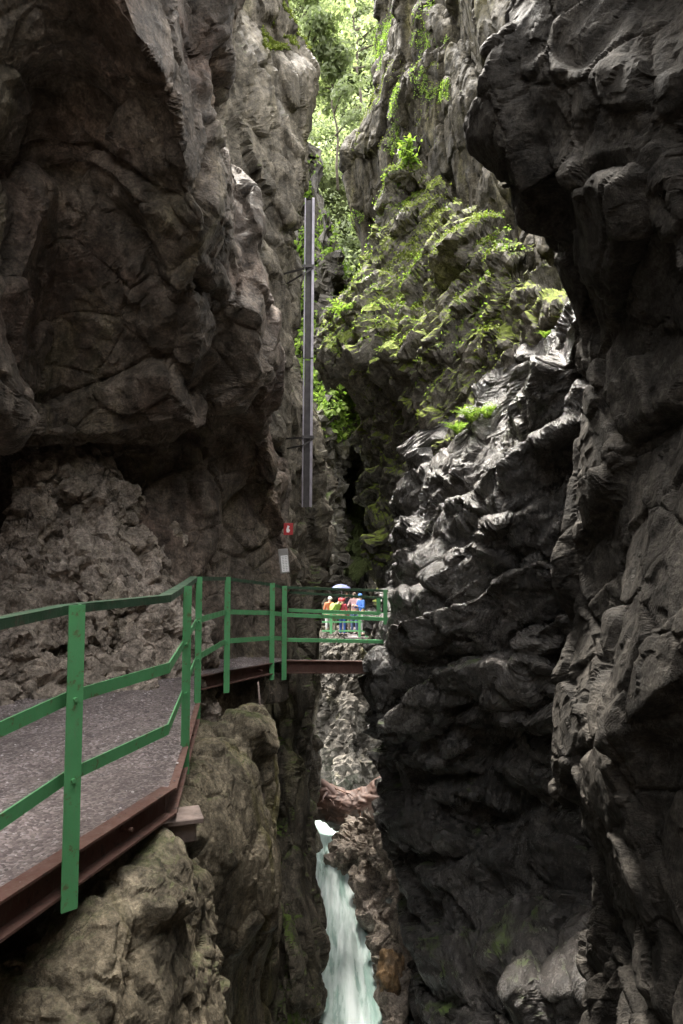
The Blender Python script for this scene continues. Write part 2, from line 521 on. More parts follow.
sheet('alcove_rock', [
    [(30, 468, 10.2), (72, 447, 10.4), (110, 476, 10.5), (128, 500, 10.8)],
    [(16, 480, 8.4), (68, 452, 9.0), (112, 486, 9.1), (150, 510, 10.2)],
    [(-10, 560, 7.7), (50, 560, 8.0), (112, 560, 8.3), (178, 570, 9.8)],
    [(-40, 640, 7.0), (50, 640, 7.5), (120, 635, 7.9), (200, 640, 9.5)],
    [(-60, 700, 6.5), (50, 695, 7.1), (130, 688, 7.7), (215, 678, 9.3)],
    [(-60, 760, 6.3), (50, 750, 6.8), (130, 740, 7.4), (215, 720, 9.2)],
], M['rock_pale'], 15, amp=(.22, .13, .04), scl=(1.1, .42, .15), big=(.1, 1.5), rot=(.7, .3, .2), cracks=1.2, env=0)

# ---- middle left cliff with the mossy lip, going down to the river
sheet('middle_cliff', [
    [X(-6, 11, 17), X(-3.5, 12.5, 17), X(-2.6, 14.5, 17), X(-2.6, 18, 17), X(-6, 24, 17)],
    [(120, -160, 12), (205, -160, 12.2), (255, -160, 14.0), (262, -160, 16.0), (180, -160, 24)],
    [(140, 10, 12), (215, 10, 12.3), (262, 5, 14.0), (280, 0, 16.0), (215, 0, 24)],
    [(140, 60, 12), (222, 70, 12.2), (272, 60, 13.6), (313, 72, 15.2), (255, 72, 24)],
    [(150, 130, 12), (228, 130, 12.0), (272, 135, 13.2), (308, 130, 14.8), (262, 130, 24)],
    [(160, 230, 11.6), (240, 230, 11.6), (268, 230, 12.2), (292, 235, 13.4), (270, 235, 22)],
    [(180, 300, 11.4), (255, 310, 11.4), (272, 310, 12.0), (288, 300, 13.2), (275, 300, 22)],
    [(190, 380, 11.4), (262, 380, 11.5), (278, 385, 12.1), (300, 380, 13.6), (290, 380, 22)],
    [(200, 450, 11.5), (268, 450, 11.8), (290, 445, 12.6), (326, 440, 14.4), (312, 440, 22)],
    [(200, 530, 11.6), (270, 530, 12.0), (294, 530, 12.8), (326, 520, 14.6), (316, 520, 22)],
    [(200, 600, 11.6), (272, 600, 12.1), (292, 600, 13.0), (318, 600, 14.8), (314, 600, 22)],
    [(200, 680, 11.6), (262, 690, 12.2), (290, 680, 12.6), (316, 680, 14.0), (312, 680, 22)],
    [(200, 770, 11.4), (262, 770, 12.0), (294, 770, 11.6), (313, 770, 13.0), (307, 770, 22)],
    [(200, 860, 11.2), (262, 860, 11.0), (292, 860, 11.0), (313, 860, 12.2), (313, 860, 22)],
    [(200, 950, 11), (262, 950, 10.6), (296, 950, 10.4), (314, 945, 11.6), (315, 950, 20)],
    [(200, 1040, 10), (262, 1040, 10.0), (292, 1040, 10), (306, 1040, 11.2), (311, 1040, 19)],
    [(200, 1300, 9), (262, 1300, 9), (292, 1300, 9), (316, 1300, 10.2), (322, 1300, 16)],
], M['rock_mid'], 21, amp=(.36, .12, .025), scl=(2.4, .8, .28), big=(.22, 2.5), rot=(.2, .35, .1), flow=(1.25, 1.25, .5), bed=((.8, 0, .6), 1.2, .12))

# ---- rocks carrying the walkway
sheet('lower_left_rock', [
    [X(-4.5, -2, -1.65), X(-3.4, 1, -1.65), (-120, 800, 5.2), (40, 780, 5.6), (130, 790, 5.6), (172, 800, 5.2), (182, 815, 5.4), (170, 815, 7.5)],
    [X(-4, -2, -1.75), X(-3.0, 1, -1.75), (-100, 905, 4.0), (30, 895, 4.2), (120, 856, 4.15), (168, 826, 4.35), (188, 835, 5.1), (172, 835, 7.5)],
    [X(-3.4, -2, -2.3), X(-2.5, 1, -2.3), (-90, 960, 3.4), (45, 955, 3.4), (120, 900, 3.75), (185, 870, 4.15), (212, 880, 5.0), (195, 880, 7.5)],
    [X(-3.2, -2, -2.8), X(-2.3, 1, -2.8), (-90, 1030, 3.3), (50, 1020, 3.2), (130, 970, 3.5), (198, 950, 3.95), (222, 945, 4.9), (205, 945, 7.5)],
    [X(-3.2, -2, -3.5), X(-2.3, 1, -3.5), (-90, 1130, 3.3), (50, 1100, 3.0), (135, 1050, 3.3), (205, 1040, 3.8), (230, 1040, 4.8), (215, 1040, 7.5)],
    [X(-3.2, -2, -6), X(-2.2, 1, -6), (-90, 1500, 3.2), (50, 1500, 2.8), (135, 1500, 3.1), (205, 1500, 3.6), (232, 1500, 4.6), (220, 1500, 7)],
], M['rock_low'], 41, amp=(.18, .05, .012), scl=(1.1, .4, .12), big=(.10, 1.1), lin=.3, cracks=.5)

sheet('walkway_boulder_rock', [
    [(100, 745, 8.8), (190, 725, 9.0), (225, 722, 9.3), (255, 712, 9.6), (262, 712, 10.4), (240, 712, 13)],
    [(100, 760, 7.7), (188, 752, 7.4), (220, 740, 7.9), (256, 738, 8.6), (268, 740, 9.6), (245, 740, 13)],
    [(100, 800, 7.0), (180, 790, 6.7), (225, 780, 7.2), (265, 780, 8.1), (278, 790, 9.2), (255, 790, 13)],
    [(100, 880, 6.6), (190, 870, 6.3), (235, 870, 6.8), (274, 865, 7.8), (286, 870, 8.8), (265, 870, 13)],
    [(100, 940, 6.5), (200, 932, 6.5), (240, 935, 7.2), (274, 935, 8.0), (284, 932, 8.9), (265, 932, 13)],
    [(100, 990, 6.5), (205, 960, 7.0), (240, 965, 7.9), (268, 965, 8.6), (276, 965, 9.4), (262, 965, 13)],
    [(100, 1060, 6.3), (205, 1050, 6.9), (240, 1050, 7.8), (264, 1050, 8.5), (272, 1050, 9.2), (260, 1050, 13)],
    [(100, 1400, 6), (205, 1400, 6.4), (240, 1400, 7), (264, 1400, 7.6), (272, 1400, 8.4), (260, 1400, 12)],
], M['rock_low'], 57, amp=(.17, .045, .010), scl=(1.5, .5, .15), big=(.12, 1.4), lin=.25, flow=(1.2, 1.2, .7))

# ---- near right cliff, leaning over the gorge
sheet('right_cliff', [
    [X(4, -7, 8.5), X(3.4, 1, 8.5), X(3.2, 3, 8.5), X(2.9, 5, 8.5), X(2.6, 7.5, 8.5), X(3.2, 10, 8.5), X(7, 12, 8.5)],
    [X(2.6, -7, 7.0), X(2.1, 1, 7.0), X(2.0, 3.2, 7.0), X(1.8, 4.5, 7.0), X(1.5, 6, 7.0), X(1.5, 7.4, 7.0), X(4, 10, 7.0)],
    [X(3.6, -7, 4.5), X(3.0, 1, 4.5), (800, -20, 3.4), (690, -20, 4.0), (560, -20, 5.0), (491, -20, 6.3), (640, -20, 9)],
    [X(3.3, -7, 3), X(2.7, 1, 3), (800, 70, 3.3), (690, 70, 3.8), (560, 70, 4.9), (487, 70, 6.2), (620, 70, 9)],
    [X(3.1, -7, 2.5), X(2.5, 1, 2.5), (800, 130, 3.3), (690, 130, 3.8), (565, 130, 5.1), (491, 128, 6.2), (600, 120, 9)],
    [X(3.05, -7, 2.4), X(2.47, 1, 2.4), (800, 142, 3.3), (690, 142, 3.8), (565, 146, 5.1), (506, 143, 6.3), (600, 138, 9)],
    [X(2.9, -7, 2), X(2.4, 1, 2), (800, 190, 3.3), (690, 190, 3.8), (560, 185, 5.0), (533, 170, 6.4), (620, 165, 9)],
    [X(2.8, -7, 1.5), X(2.3, 1, 1.5), (800, 270, 3.4), (690, 270, 4.0), (580, 275, 5.2), (533, 255, 6.5), (640, 250, 9)],
    [X(2.7, -7, 1), X(2.3, 1, 1), (800, 340, 3.4), (690, 340, 4.1), (620, 335, 5.2), (563, 330, 6.4), (660, 330, 8.5)],
    [X(2.6, -7, 0), X(2.2, 1, 0), (800, 450, 3.3), (690, 450, 4.0), (620, 450, 5.1), (556, 450, 6.4), (650, 450, 8.5)],
    [X(2.6, -7, -1), X(2.2, 1, -1), (800, 580, 3.3), (690, 580, 4.0), (620, 580, 5.1), (556, 580, 6.4), (650, 580, 8.5)],
    [X(2.6, -7, -2), X(2.2, 1, -2), (800, 720, 3.2), (690, 720, 3.9), (620, 720, 5.1), (572, 720, 6.3), (650, 720, 8.5)],
    [X(2.6, -7, -3), X(2.1, 1, -3), (800, 860, 3.1), (690, 860, 3.9), (630, 860, 5.0), (590, 850, 6.2), (660, 850, 8.5)],
    [X(2.5, -7, -3.6), X(2.0, 1, -3.6), (800, 960, 3.0), (690, 960, 3.8), (630, 950, 4.9), (584, 945, 6.1), (660, 950, 8.5)],
    [X(2.5, -7, -4.4), X(2.0, 1, -4.4), (800, 1050, 2.9), (690, 1050, 3.6), (620, 1050, 4.7), (574, 1050, 6.0), (640, 1050, 8.5)],
    [X(2.3, -7, -9), X(1.8, 1, -9), (800, 1500, 2.7), (690, 1500, 3.4), (620, 1500, 4.5), (570, 1500, 5.8), (640, 1500, 8.5)],
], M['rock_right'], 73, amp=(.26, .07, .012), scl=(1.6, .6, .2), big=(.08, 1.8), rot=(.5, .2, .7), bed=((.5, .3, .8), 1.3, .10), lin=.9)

sheet('rear_light_blocker', [  # unseen rock wall added behind the camera to block light
    [X(-9, -5, 7), X(-5, -6, 7), X(-1.5, -6.5, 7), X(2.5, -6, 7), X(7, -5, 7)],
    [X(-8, -5, 3), X(-4.5, -6.3, 3), X(-1, -7, 3), X(2.5, -6.3, 3), X(6, -5, 3)],
    [X(-8, -5, -2), X(-4.5, -6, -2), X(-1, -6.6, -2), X(2.5, -6, -2), X(6, -5, -2)],
    [X(-8, -5, -9), X(-4.5, -5.5, -9), X(-1, -6, -9), X(2.5, -5.5, -9), X(6, -5, -9)],
], M['rock_left'], 83, amp=(.4, .2, .08), scl=(2.2, .9, .4), px=40)

# ---- wet ledges on the right: sky-facing slope, then the dark face below
sheet('ledge_cliff', [
    [(500, 290, 24), (552, 298, 17), (560, 296, 15), (566, 296, 13), (572, 298, 11), (640, 300, 9.0), (760, 300, 8.6)],
    [(500, 305, 23), (540, 312, 14), (552, 310, 12), (563, 310, 10), (575, 310, 8.1), (640, 330, 7.7), (760, 330, 8)],
    [(470, 345, 23), (500, 352, 14.5), (525, 348, 12), (545, 344, 10), (562, 340, 8.1), (640, 400, 7.8), (760, 400, 8)],
    [(430, 400, 23), (455, 408, 14.5), (482, 406, 12.4), (505, 403, 10.5), (524, 400, 8.8), (600, 450, 8.1), (760, 450, 8)],
    [(415, 450, 22), (424, 448, 14.6), (455, 440, 12.3), (487, 434, 10.5), (515, 434, 9.0), (600, 480, 8.2), (760, 480, 8)],
    [(405, 490, 22), (396, 490, 14.2), (430, 475, 12.2), (465, 470, 10.6), (506, 468, 9.1), (600, 510, 8.3), (760, 510, 8)],
    [(400, 545, 21), (390, 545, 13.4), (425, 540, 11.6), (455, 540, 10.2), (490, 556, 9.2), (600, 580, 8.4), (760, 580, 8)],
    [(395, 600, 20), (384, 600, 12.8), (408, 595, 11.4), (432, 598, 10.3), (462, 606, 9.5), (600, 650, 8.3), (760, 650, 8)],
    [(390, 655, 19), (368, 652, 12.0), (390, 645, 11.0), (415, 648, 10.3), (450, 660, 9.6), (600, 700, 8.2), (760, 700, 8)],
    [(388, 690, 18), (369, 688, 11.7), (388, 690, 10.9), (415, 700, 10.4), (455, 710, 9.8), (600, 740, 8.3), (760, 740, 8)],
    [(390, 740, 18), (384, 740, 11.8), (402, 745, 11.2), (420, 750, 10.8), (470, 760, 10.4), (600, 790, 8.8), (760, 790, 8.4)],
    [(392, 800, 18), (392, 800, 12.1), (410, 810, 11.6), (430, 815, 11.2), (490, 820, 10.8), (600, 850, 9.0), (760, 850, 8.4)],
    [(400, 860, 18), (398, 860, 12.4), (414, 865, 11.6), (440, 880, 11.0), (500, 890, 10.4), (600, 910, 8.6), (760, 910, 8)],
    [(400, 920, 18), (400, 920, 12.2), (415, 930, 11.2), (445, 950, 10.2), (500, 945, 9.4), (600, 950, 8.0), (760, 950, 7.5)],
    [(400, 970, 18), (398, 980, 12.0), (415, 985, 10.8), (445, 1000, 9.4), (510, 995, 8.3), (600, 1000, 7.3), (760, 1000, 7)],
    [(400, 1060, 17), (396, 1060, 11.6), (415, 1060, 10.4), (445, 1060, 9.2), (500, 1060, 8.1), (600, 1060, 7.1), (760, 1060, 7)],
    [(400, 1400, 15), (396, 1400, 10), (415, 1400, 9), (445, 1400, 8), (500, 1400, 7), (600, 1400, 6.5), (760, 1400, 6.5)],
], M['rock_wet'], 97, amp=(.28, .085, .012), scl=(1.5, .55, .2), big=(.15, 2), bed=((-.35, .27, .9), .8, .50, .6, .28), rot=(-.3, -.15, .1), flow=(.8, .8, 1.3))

# ---- mossy slope behind the ledges
sheet('mossy_slope', [
    [(420, 120, 34), (402, 158, 21), (420, 165, 19.5), (470, 205, 16.8), (530, 258, 13.2), (600, 300, 10)],
    [(400, 200, 34), (378, 215, 20.5), (410, 215, 18.3), (460, 240, 15.4), (520, 282, 12.2), (590, 330, 9.6)],
    [(380, 270, 34), (352, 282, 20), (390, 285, 17.5), (440, 300, 15), (500, 330, 12.5), (580, 370, 10)],
    [(360, 320, 33), (322, 345, 19.6), (362, 345, 17.5), (415, 360, 15), (470, 390, 12.8), (560, 420, 10)],
    [(370, 380, 33), (326, 372, 19.6), (368, 385, 17.6), (405, 400, 15.6), (450, 430, 13), (540, 460, 10.5)],
    [(400, 440, 33), (364, 410, 20), (380, 425, 17.8), (404, 445, 16), (440, 470, 13.5), (520, 500, 11)],
    [(400, 520, 33), (372, 500, 20.5), (384, 500, 18), (404, 510, 16), (430, 520, 14), (500, 540, 12)],
    [(400, 600, 33), (374, 580, 20.5), (386, 580, 18), (404, 585, 16), (430, 590, 14), (500, 600, 12)],
    [(400, 700, 33), (384, 690, 20.5), (392, 690, 18), (404, 690, 16), (430, 690, 14), (500, 690, 12)],
], M['rock_moss'], 113, amp=(.42, .18, .04), scl=(2.0, .8, .28), big=(.25, 3), bed=((-.4, .5, .75), .9, .5, .55, .25), rot=(.2, .6, 0), flow=(1, 1, 1.2))

# ---- high back wall on the right
sheet('high_right_wall', [
    [X(6, 40, 34), X(3.2, 34, 34), X(3.5, 28, 34), X(4.5, 22, 34), X(6, 17, 34), X(9, 10, 34)],
    [(470, -120, 40), (386, -120, 30), (405, -120, 26), (440, -120, 21), (490, -120, 17), (580, -120, 12)],
    [(460, 0, 40), (379, 0, 29), (395, 0, 25.5), (430, 0, 21), (485, 0, 16.5), (570, 0, 12)],
    [(455, 50, 40), (376, 50, 28.6), (388, 55, 25.5), (428, 50, 21), (485, 60, 16.5), (570, 60, 12)],
    [(440, 110, 40), (367, 110, 28), (380, 110, 25), (425, 100, 21), (490, 110, 16.5), (570, 110, 12)],
    [(430, 160, 40), (358, 160, 27.6), (372, 160, 25), (430, 160, 21.5), (500, 170, 16), (570, 180, 12)],
    [(430, 215, 40), (357, 205, 27.4), (370, 215, 25), (440, 230, 21), (510, 240, 15.5), (575, 250, 11.8)],
    [(430, 300, 40), (356, 270, 27.4), (380, 290, 25), (450, 300, 21), (515, 310, 15.5), (580, 320, 11.6)],
    [(440, 420, 40), (372, 400, 27.4), (392, 420, 25), (455, 420, 21), (520, 420, 15), (585, 420, 11)],
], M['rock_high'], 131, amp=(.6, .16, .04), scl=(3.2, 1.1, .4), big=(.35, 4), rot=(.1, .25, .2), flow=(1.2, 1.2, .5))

# ---- far end of the gorge behind the people
sheet('gorge_end_wall', [
    [X(-9, 44, 30), X(-2.6, 40, 26), X(-.9, 38, 17), X(.9, 39, 14), X(2, 38, 14), X(8, 40, 20)],
    [(230, 150, 44), (312, 210, 40), (332, 260, 38), (348, 300, 39), (375, 320, 38), (450, 320, 38)],
    [(240, 300, 42), (318, 330, 37), (334, 345, 35), (352, 372, 36), (376, 380, 36), (450, 380, 36)],
    [(240, 400, 40), (318, 410, 34), (336, 420, 33), (356, 430, 36.5), (378, 430, 36), (450, 430, 36)],
    [(240, 480, 40), (318, 480, 34), (334, 480, 34), (354, 480, 44), (376, 490, 40), (450, 490, 36)],
    [(240, 540, 40), (318, 545, 33), (334, 540, 34), (352, 530, 52), (374, 540, 46), (450, 540, 36)],
    [(240, 575, 40), (318, 572, 33), (332, 572, 33), (350, 572, 50), (376, 572, 44), (450, 572, 35)],
    [(240, 590, 40), (318, 590, 33.4), (332, 588, 34), (350, 590, 40), (376, 590, 38), (450, 590, 35)],
    [(240, 645, 38), (318, 645, 33.2), (332, 645, 33.5), (350, 645, 34), (376, 645, 34), (450, 645, 33)],
    [(240, 760, 36), (318, 760, 32), (332, 760, 32), (350, 760, 33), (376, 760, 33), (450, 760, 32)],
], M['rock_far'], 151, amp=(.9, .4, .16), scl=(2.6, 1.0, .38), big=(.4, 4), rot=(.2, .5, 0))

# ---- rock pier under the far walkway
sheet('far_pier_rock', [
    [(280, 637, 40), (318, 637, 30.5), (335, 637, 30.5), (352, 637, 30.5), (372, 637, 30.5), (420, 637, 30)],
    [(280, 641, 36), (320, 643, 27.2), (336, 643, 26.8), (352, 643, 26.8), (370, 643, 27.2), (420, 643, 28)],
    [(280, 690, 36), (318, 685, 26.6), (336, 690, 25.0), (354, 690, 24.8), (372, 690, 25.8), (420, 690, 28)],
    [(280, 740, 36), (318, 740, 26.0), (338, 740, 24.0), (356, 740, 23.8), (376, 740, 25), (420, 740, 28)],
    [(280, 790, 36), (318, 790, 26), (338, 790, 23.4), (356, 795, 22.8), (380, 790, 24), (420, 790, 28)],
    [(280, 880, 36), (318, 860, 27), (338, 850, 26), (362, 860, 22.4), (384, 860, 23), (420, 860, 26)],
], M['rock_far'], 171, amp=(.40, .2, .09), scl=(1.2, .5, .2), big=(.25, 2.5), rot=(.4, .3, 0))

# ---- right bank rocks beside the water
sheet('river_bank_rock', [
    [(420, 810, 24), (350, 838, 21), (360, 826, 19), (380, 818, 17.5), (402, 812, 16), (470, 800, 14)],
    [(420, 850, 23), (343, 852, 18.7), (356, 848, 17.4), (378, 844, 16.5), (404, 842, 15), (470, 840, 13.5)],
    [(420, 880, 22), (371, 882, 17.0), (370, 880, 16.3), (382, 880, 15.8), (404, 880, 14.4), (470, 880, 13)],
    [(420, 915, 21), (374, 915, 15.6), (368, 912, 15.0), (384, 915, 15), (404, 915, 13.8), (470, 915, 12.6)],
    [(420, 945, 20), (389, 945, 14.4), (392, 945, 14.0), (390, 945, 13.6), (404, 945, 13.2), (470, 945, 12.2)],
    [(420, 975, 19), (399, 972, 13.4), (401, 972, 13.1), (396, 972, 12.8), (406, 972, 12.8), (470, 972, 12)],
    [(420, 1030, 18), (391, 1030, 11.9), (395, 1030, 11.7), (392, 1030, 11.5), (406, 1030, 12.2), (470, 1030, 11.6)],
    [(420, 1150, 16), (391, 1150, 9.6), (391, 1150, 9.4), (392, 1150, 9.3), (406, 1150, 9.2), (470, 1150, 11)],
], M['rock_pale'], 191, amp=(.36, .16, .06), scl=(1.1, .45, .18), big=(.15, 1.6), rot=(.3, .2, .3), env=-.2)

# ------------------------------------------------------------------ wooded slope beyond the gorge
hill_rows = []
for (yy, zz) in ((43, -2), (44, 6), (46, 14), (50, 23), (55, 33), (62, 46), (72, 62), (86, 80)):
    hill_rows.append([X(x, yy + abs(x - 2) * .10, zz + .12 * abs(x)) for x in (-30, -18, -9, -4, 0, 4, 9, 18, 30)])
sheet('hillside', hill_rows, M['soil'], 211, amp=(1.6, .7, .3), scl=(5, 2, .8), big=(1.2, 9), px=4)


def leaf_cards(name, centers, normals, size, mat, seed, aspect=1.7, tilt=.7, parent=None, droop=0.0):
    """many leaf-sized rhombic faces"""
    r = np.random.default_rng(seed)
    n = len(centers)
    nn = normals + r.normal(0, tilt, (n, 3)); nn /= np.linalg.norm(nn, axis=1, keepdims=True)
    t = np.cross(nn, r.normal(0, 1, (n, 3))); t /= np.linalg.norm(t, axis=1, keepdims=True) + 1e-9
    t[:, 2] -= droop; t /= np.linalg.norm(t, axis=1, keepdims=True)
    b = np.cross(nn, t); b /= np.linalg.norm(b, axis=1, keepdims=True) + 1e-9
    s = (size * r.uniform(.55, 1.35, n))[:, None]
    a, c = centers - t * s * aspect * .5, centers + t * s * aspect * .5
    m = centers + nn * s * .12
    v = np.stack([a, m + b * s * .5, c, m - b * s * .5], 1).reshape(-1, 3)
    f = np.arange(4 * n).reshape(n, 4)
    return np_mesh(name, v, f, mat, parent, smooth=False)


M['leaf_far_haze'] = leaf_mat('leaf_far_haze', (.19, .22, .13), (.28, .31, .205), (.40, .43, .32), .45)  # distance haze put into the leaf colour as pale, greyed greens
M['leaf_bright'] = leaf_mat('leaf_bright', (.09, .15, .025), (.15, .22, .045), (.24, .31, .08), .5)
M['leaf_moss'] = leaf_mat('leaf_moss', (.085, .11, .02), (.13, .16, .028), (.19, .215, .042), .3)
M['bark'] = simple_mat('bark', (.11, .09, .07), .9, 0, .5, 5, .6)

# the wood itself: leaf clumps over the slope
pv, pn, shp = SHEETS['hillside']
pxx, pyy, dd = project(pv)
cand = np.where((pxx > 180) & (pxx < 480) & (pyy > -120) & (pyy < 470))[0]
pick = rng.choice(cand, 1500)
cl = pv[pick] + np.array([0, -1, .6]) * rng.uniform(.1, 2.6, (len(pick), 1))
cr = rng.uniform(.5, 1.5, len(pick))
idx = np.repeat(np.arange(len(pick)), 85)
off = rng.normal(0, 1, (len(idx), 3)); off /= np.linalg.norm(off, axis=1, keepdims=True)
off *= (rng.uniform(.3, 1, (len(idx), 1)) ** .5)
pts = cl[idx] + off * cr[idx][:, None] * np.array([1, 1, .7])
forest = leaf_cards('forest', pts, off * .6 + np.array([0, -.2, .7]), .21, M['leaf_far_haze'], 5)
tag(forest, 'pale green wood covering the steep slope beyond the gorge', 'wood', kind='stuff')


def tree(base, h, lean, crown_r, n, seed, mat, label, name='broadleaf_tree'):
    r = np.random.default_rng(seed)
    root = empty(name, base)
    tag(root, label, 'tree')
    b = Vector(base)
    mb = MB()
    top = b + Vector((lean[0], lean[1], h))
    tr = [b.lerp(top, t) + Vector(r.normal(0, .12, 3)) * (1 if 0 < t < 1 else 0) for t in np.linspace(0, 1, 7)]
    mb.tube(tr, list(np.linspace(.012 * h, .003 * h, 7)), 8)
    tips = []
    for k in range(14):
        t = r.uniform(.35, .98)
        s = b.lerp(top, t)
        a = r.uniform(0, 6.28); L = crown_r * (1.25 - .6 * t) * r.uniform(.6, 1.1)
        e = s + Vector((math.cos(a) * L, math.sin(a) * L, L * r.uniform(.1, .7)))
        m = s.lerp(e, .5) + Vector((0, 0, .12 * L))
        mb.tube([s, m, e], [.008 * h, .005 * h, .002 * h], 6)
        tips += [e, m.lerp(e, .5), m]
    mb.build('trunk', M['bark'], root, True)
    tips = np.array([list(v) for v in tips])
    idx = r.integers(0, len(tips), n)
    off = r.normal(0, 1, (n, 3)); off /= np.linalg.norm(off, axis=1, keepdims=True)
    off *= r.uniform(.1, 1, (n, 1)) ** .6 * crown_r * .33
    leaf_cards('crown', tips[idx] + off * np.array([1, 1, .6]), off + np.array([0, 0, .6]), .24, mat, seed, parent=root)
    return root


tree(P(300, 130, 44), 10, (.6, -1.2), 3.2, 3600, 301, M['leaf_far_haze'], 'tall pale tree rising behind the mossy lip of the left rock')
tree(P(338, 190, 46), 9, (-.5, -1.0), 2.6, 3000, 302, M['leaf_far_haze'], 'broad tree halfway up the wooded slope in the centre of the gap')
tree(P(362, 120, 50), 11, (-.8, -.5), 3.0, 3000, 303, M['leaf_far_haze'], 'light green tree on the slope against the high right wall')

# ------------------------------------------------------------------ plants on the rock
def surf(name, box, n, seed, upmin=-1, patch=None):
    p, nr, (V, U) = SHEETS[name]
    g = p.reshape(V, U, 3)
    gn = np.cross(np.gradient(g, axis=1), np.gradient(g, axis=0)).reshape(-1, 3)
    gn /= np.linalg.norm(gn, axis=1, keepdims=True) + 1e-9
    gn *= np.sign((gn * nr).sum(1, keepdims=True))
    x, y, d = project(p)
    ok = (x > box[0]) & (x < box[2]) & (y > box[1]) & (y < box[3]) & (gn[:, 2] > upmin) & (d > 1)
    if patch: ok &= fbm(p / patch[0], 4, seed) > patch[1]
    c = np.where(ok)[0]
    if len(c) == 0: return np.zeros((0, 3)), np.zeros((0, 3))
    k = np.random.default_rng(seed).choice(c, n)
    return p[k].astype(float), gn[k].astype(float)


def cover(name, spec, size, mat, seed, label, cat):
    ps, ns = [], []
    r = np.random.default_rng(seed)
    for i, (sh, box, n, up, patch) in enumerate(spec):
        p, q = surf(sh, box, n, seed + i, up, patch)
        ps.append(p + q * r.uniform(0, 1, (len(p), 1)) ** 2 * size * 2.2 + r.normal(0, size * .5, p.shape)); ns.append(q)
    o = leaf_cards(name, np.concatenate(ps), np.concatenate(ns) + np.array([0, -.2, .5]), size, mat, seed, droop=.25)
    return tag(o, label, cat, kind='stuff')


cover('ground_cover', [('mossy_slope', (315, 150, 420, 360), 7000, .1, (1.4, -.05)), ('mossy_slope', (400, 200, 520, 400), 1500, .3, (1.2, .15)),
                       ('high_right_wall', (345, 0, 400, 240), 8000, -.2, (2.2, .25)), ('high_right_wall', (410, 0, 450, 100), 4500, -.3, (1.3, .1)), ('gorge_end_wall', (285, 180, 372, 420), 3000, -.1, (2.2, .0))],
      .045, M['leaf_bright'], 401, 'small bright leafy plants and grass rooted all over the mossy slope', 'plants')
pf, nf = surf('gorge_end_wall', (285, 150, 372, 440), 11000, 431, -.4, (3.0, -.25))
tag(leaf_cards('hanging_plants', pf + nf * rng.uniform(0, .5, (len(pf), 1)), nf + np.array([0, -.2, .6]), .19, M['leaf_bright'], 432, droop=.3), 'pale leafy growth hanging over the far end wall of the gorge', 'plants', kind='stuff')
cover('moss', [('middle_cliff', (262, -10, 320, 50), 12000, .35, None), ('mossy_slope', (380, 150, 500, 420), 30000, .25, (1.0, .1)),
               ('mossy_slope', (320, 250, 420, 420), 16000, .2, (1.0, .1)), ('high_right_wall', (345, 60, 440, 150), 6000, .1, (1.5, .1)),
               ('ledge_cliff', (400, 300, 480, 420), 7000, .45, (.8, .15))],
      .03, M['leaf_moss'], 402, 'yellow green moss cushions on rock lips and slope', 'moss')


def fern(base, h, n, seed, label, name='fern', spread=1.0, mat=None):
    r = np.random.default_rng(seed)
    root = empty(name, base); tag(root, label, 'fern')
    b = Vector(base); v = []; st = MB()
    for k in range(n):
        a = r.uniform(0, 6.28); L = h * r.uniform(.7, 1.15)
        dx = Vector((math.cos(a), math.sin(a), 0))
        pts = [b + dx * (spread * L * (.15 * t + .55 * t * t)) + Vector((0, 0, L * (1.1 * t - .6 * t * t))) for t in np.linspace(0, 1, 9)]
        st.tube(pts, list(np.linspace(.012 * h, .004 * h, 9)), 4)
        for i in range(1, 9):
            d = (pts[i] - pts[i - 1]).normalized(); s = d.cross(Vector((0, 0, 1))).normalized()
            w = h * .26 * math.sin(math.pi * (i / 9) ** .7 * .95 + .12)
            for sg in (-1, 1):
                e = pts[i] + s * sg * w + d * w * .35 - Vector((0, 0, .15 * w))
                q = d * h * .05
                v += [pts[i] - q, (pts[i] - q * .9).lerp(e, .6), e, (pts[i] + q * 1.2).lerp(e, .5)]
    st.build('stalk', M['leaf_moss'], root)
    vv = np.array([list(x) for x in v]); np_mesh('foliage', vv, np.arange(len(vv)).reshape(-1, 4), mat or M['leaf_bright'], root, False)
    return root


def on(name, px, py):
    p, nr, _ = SHEETS[name]
    x, y, d = project(p)
    ok = np.where(d > 1, (x - px) ** 2 + (y - py) ** 2, 1e9)
    near = np.where(ok < ok.min() + 9)[0]
    return p[near[np.argmin(d[near])]].astype(float)


fern(on('ledge_cliff', 458, 434), .42, 16, 1, 'bright green fern at the left end of the fern patch on the wet ledges')
fern(on('ledge_cliff', 472, 426), .5, 18, 2, 'bright green fern in the middle of the patch on the wet ledges')
fern(on('ledge_cliff', 486, 418), .42, 16, 3, 'bright green fern at the upper right end of the patch on the wet ledges')
fern(on('ledge_cliff', 543, 338), .22, 9, 4, 'tiny green fern alone on the ridge beside the dark right wall')
fern(on('mossy_slope', 398, 190), .8, 16, 6, 'fern hanging over the upper edge of the mossy slope')
fern(on('mossy_slope', 345, 325), .9, 18, 7, 'large pale fern on the lower left corner of the mossy slope')
# sapling on the top of the slope
sb = on('mossy_slope', 406, 168)
sap = empty('sapling', sb); tag(sap, 'thin yellow green sapling standing on the very top of the mossy slope', 'sapling')
mb = MB(); b = Vector(sb)
mb.tube([b, b + Vector((.05, 0, .4)), b + Vector((.02, 0, .9))], [.02, .014, .006], 6); mb.build('stem', M['bark'], sap)
tt = rng.uniform(.2, 1, 130)
leaf_cards('crown', np.array(sb) + np.stack([rng.normal(0, .14, 130), rng.normal(0, .14, 130), tt * .95], 1), rng.normal(0, .4, (130, 3)) + np.array([0, -.3, .8]), .12, M['leaf_bright'], 12, parent=sap)

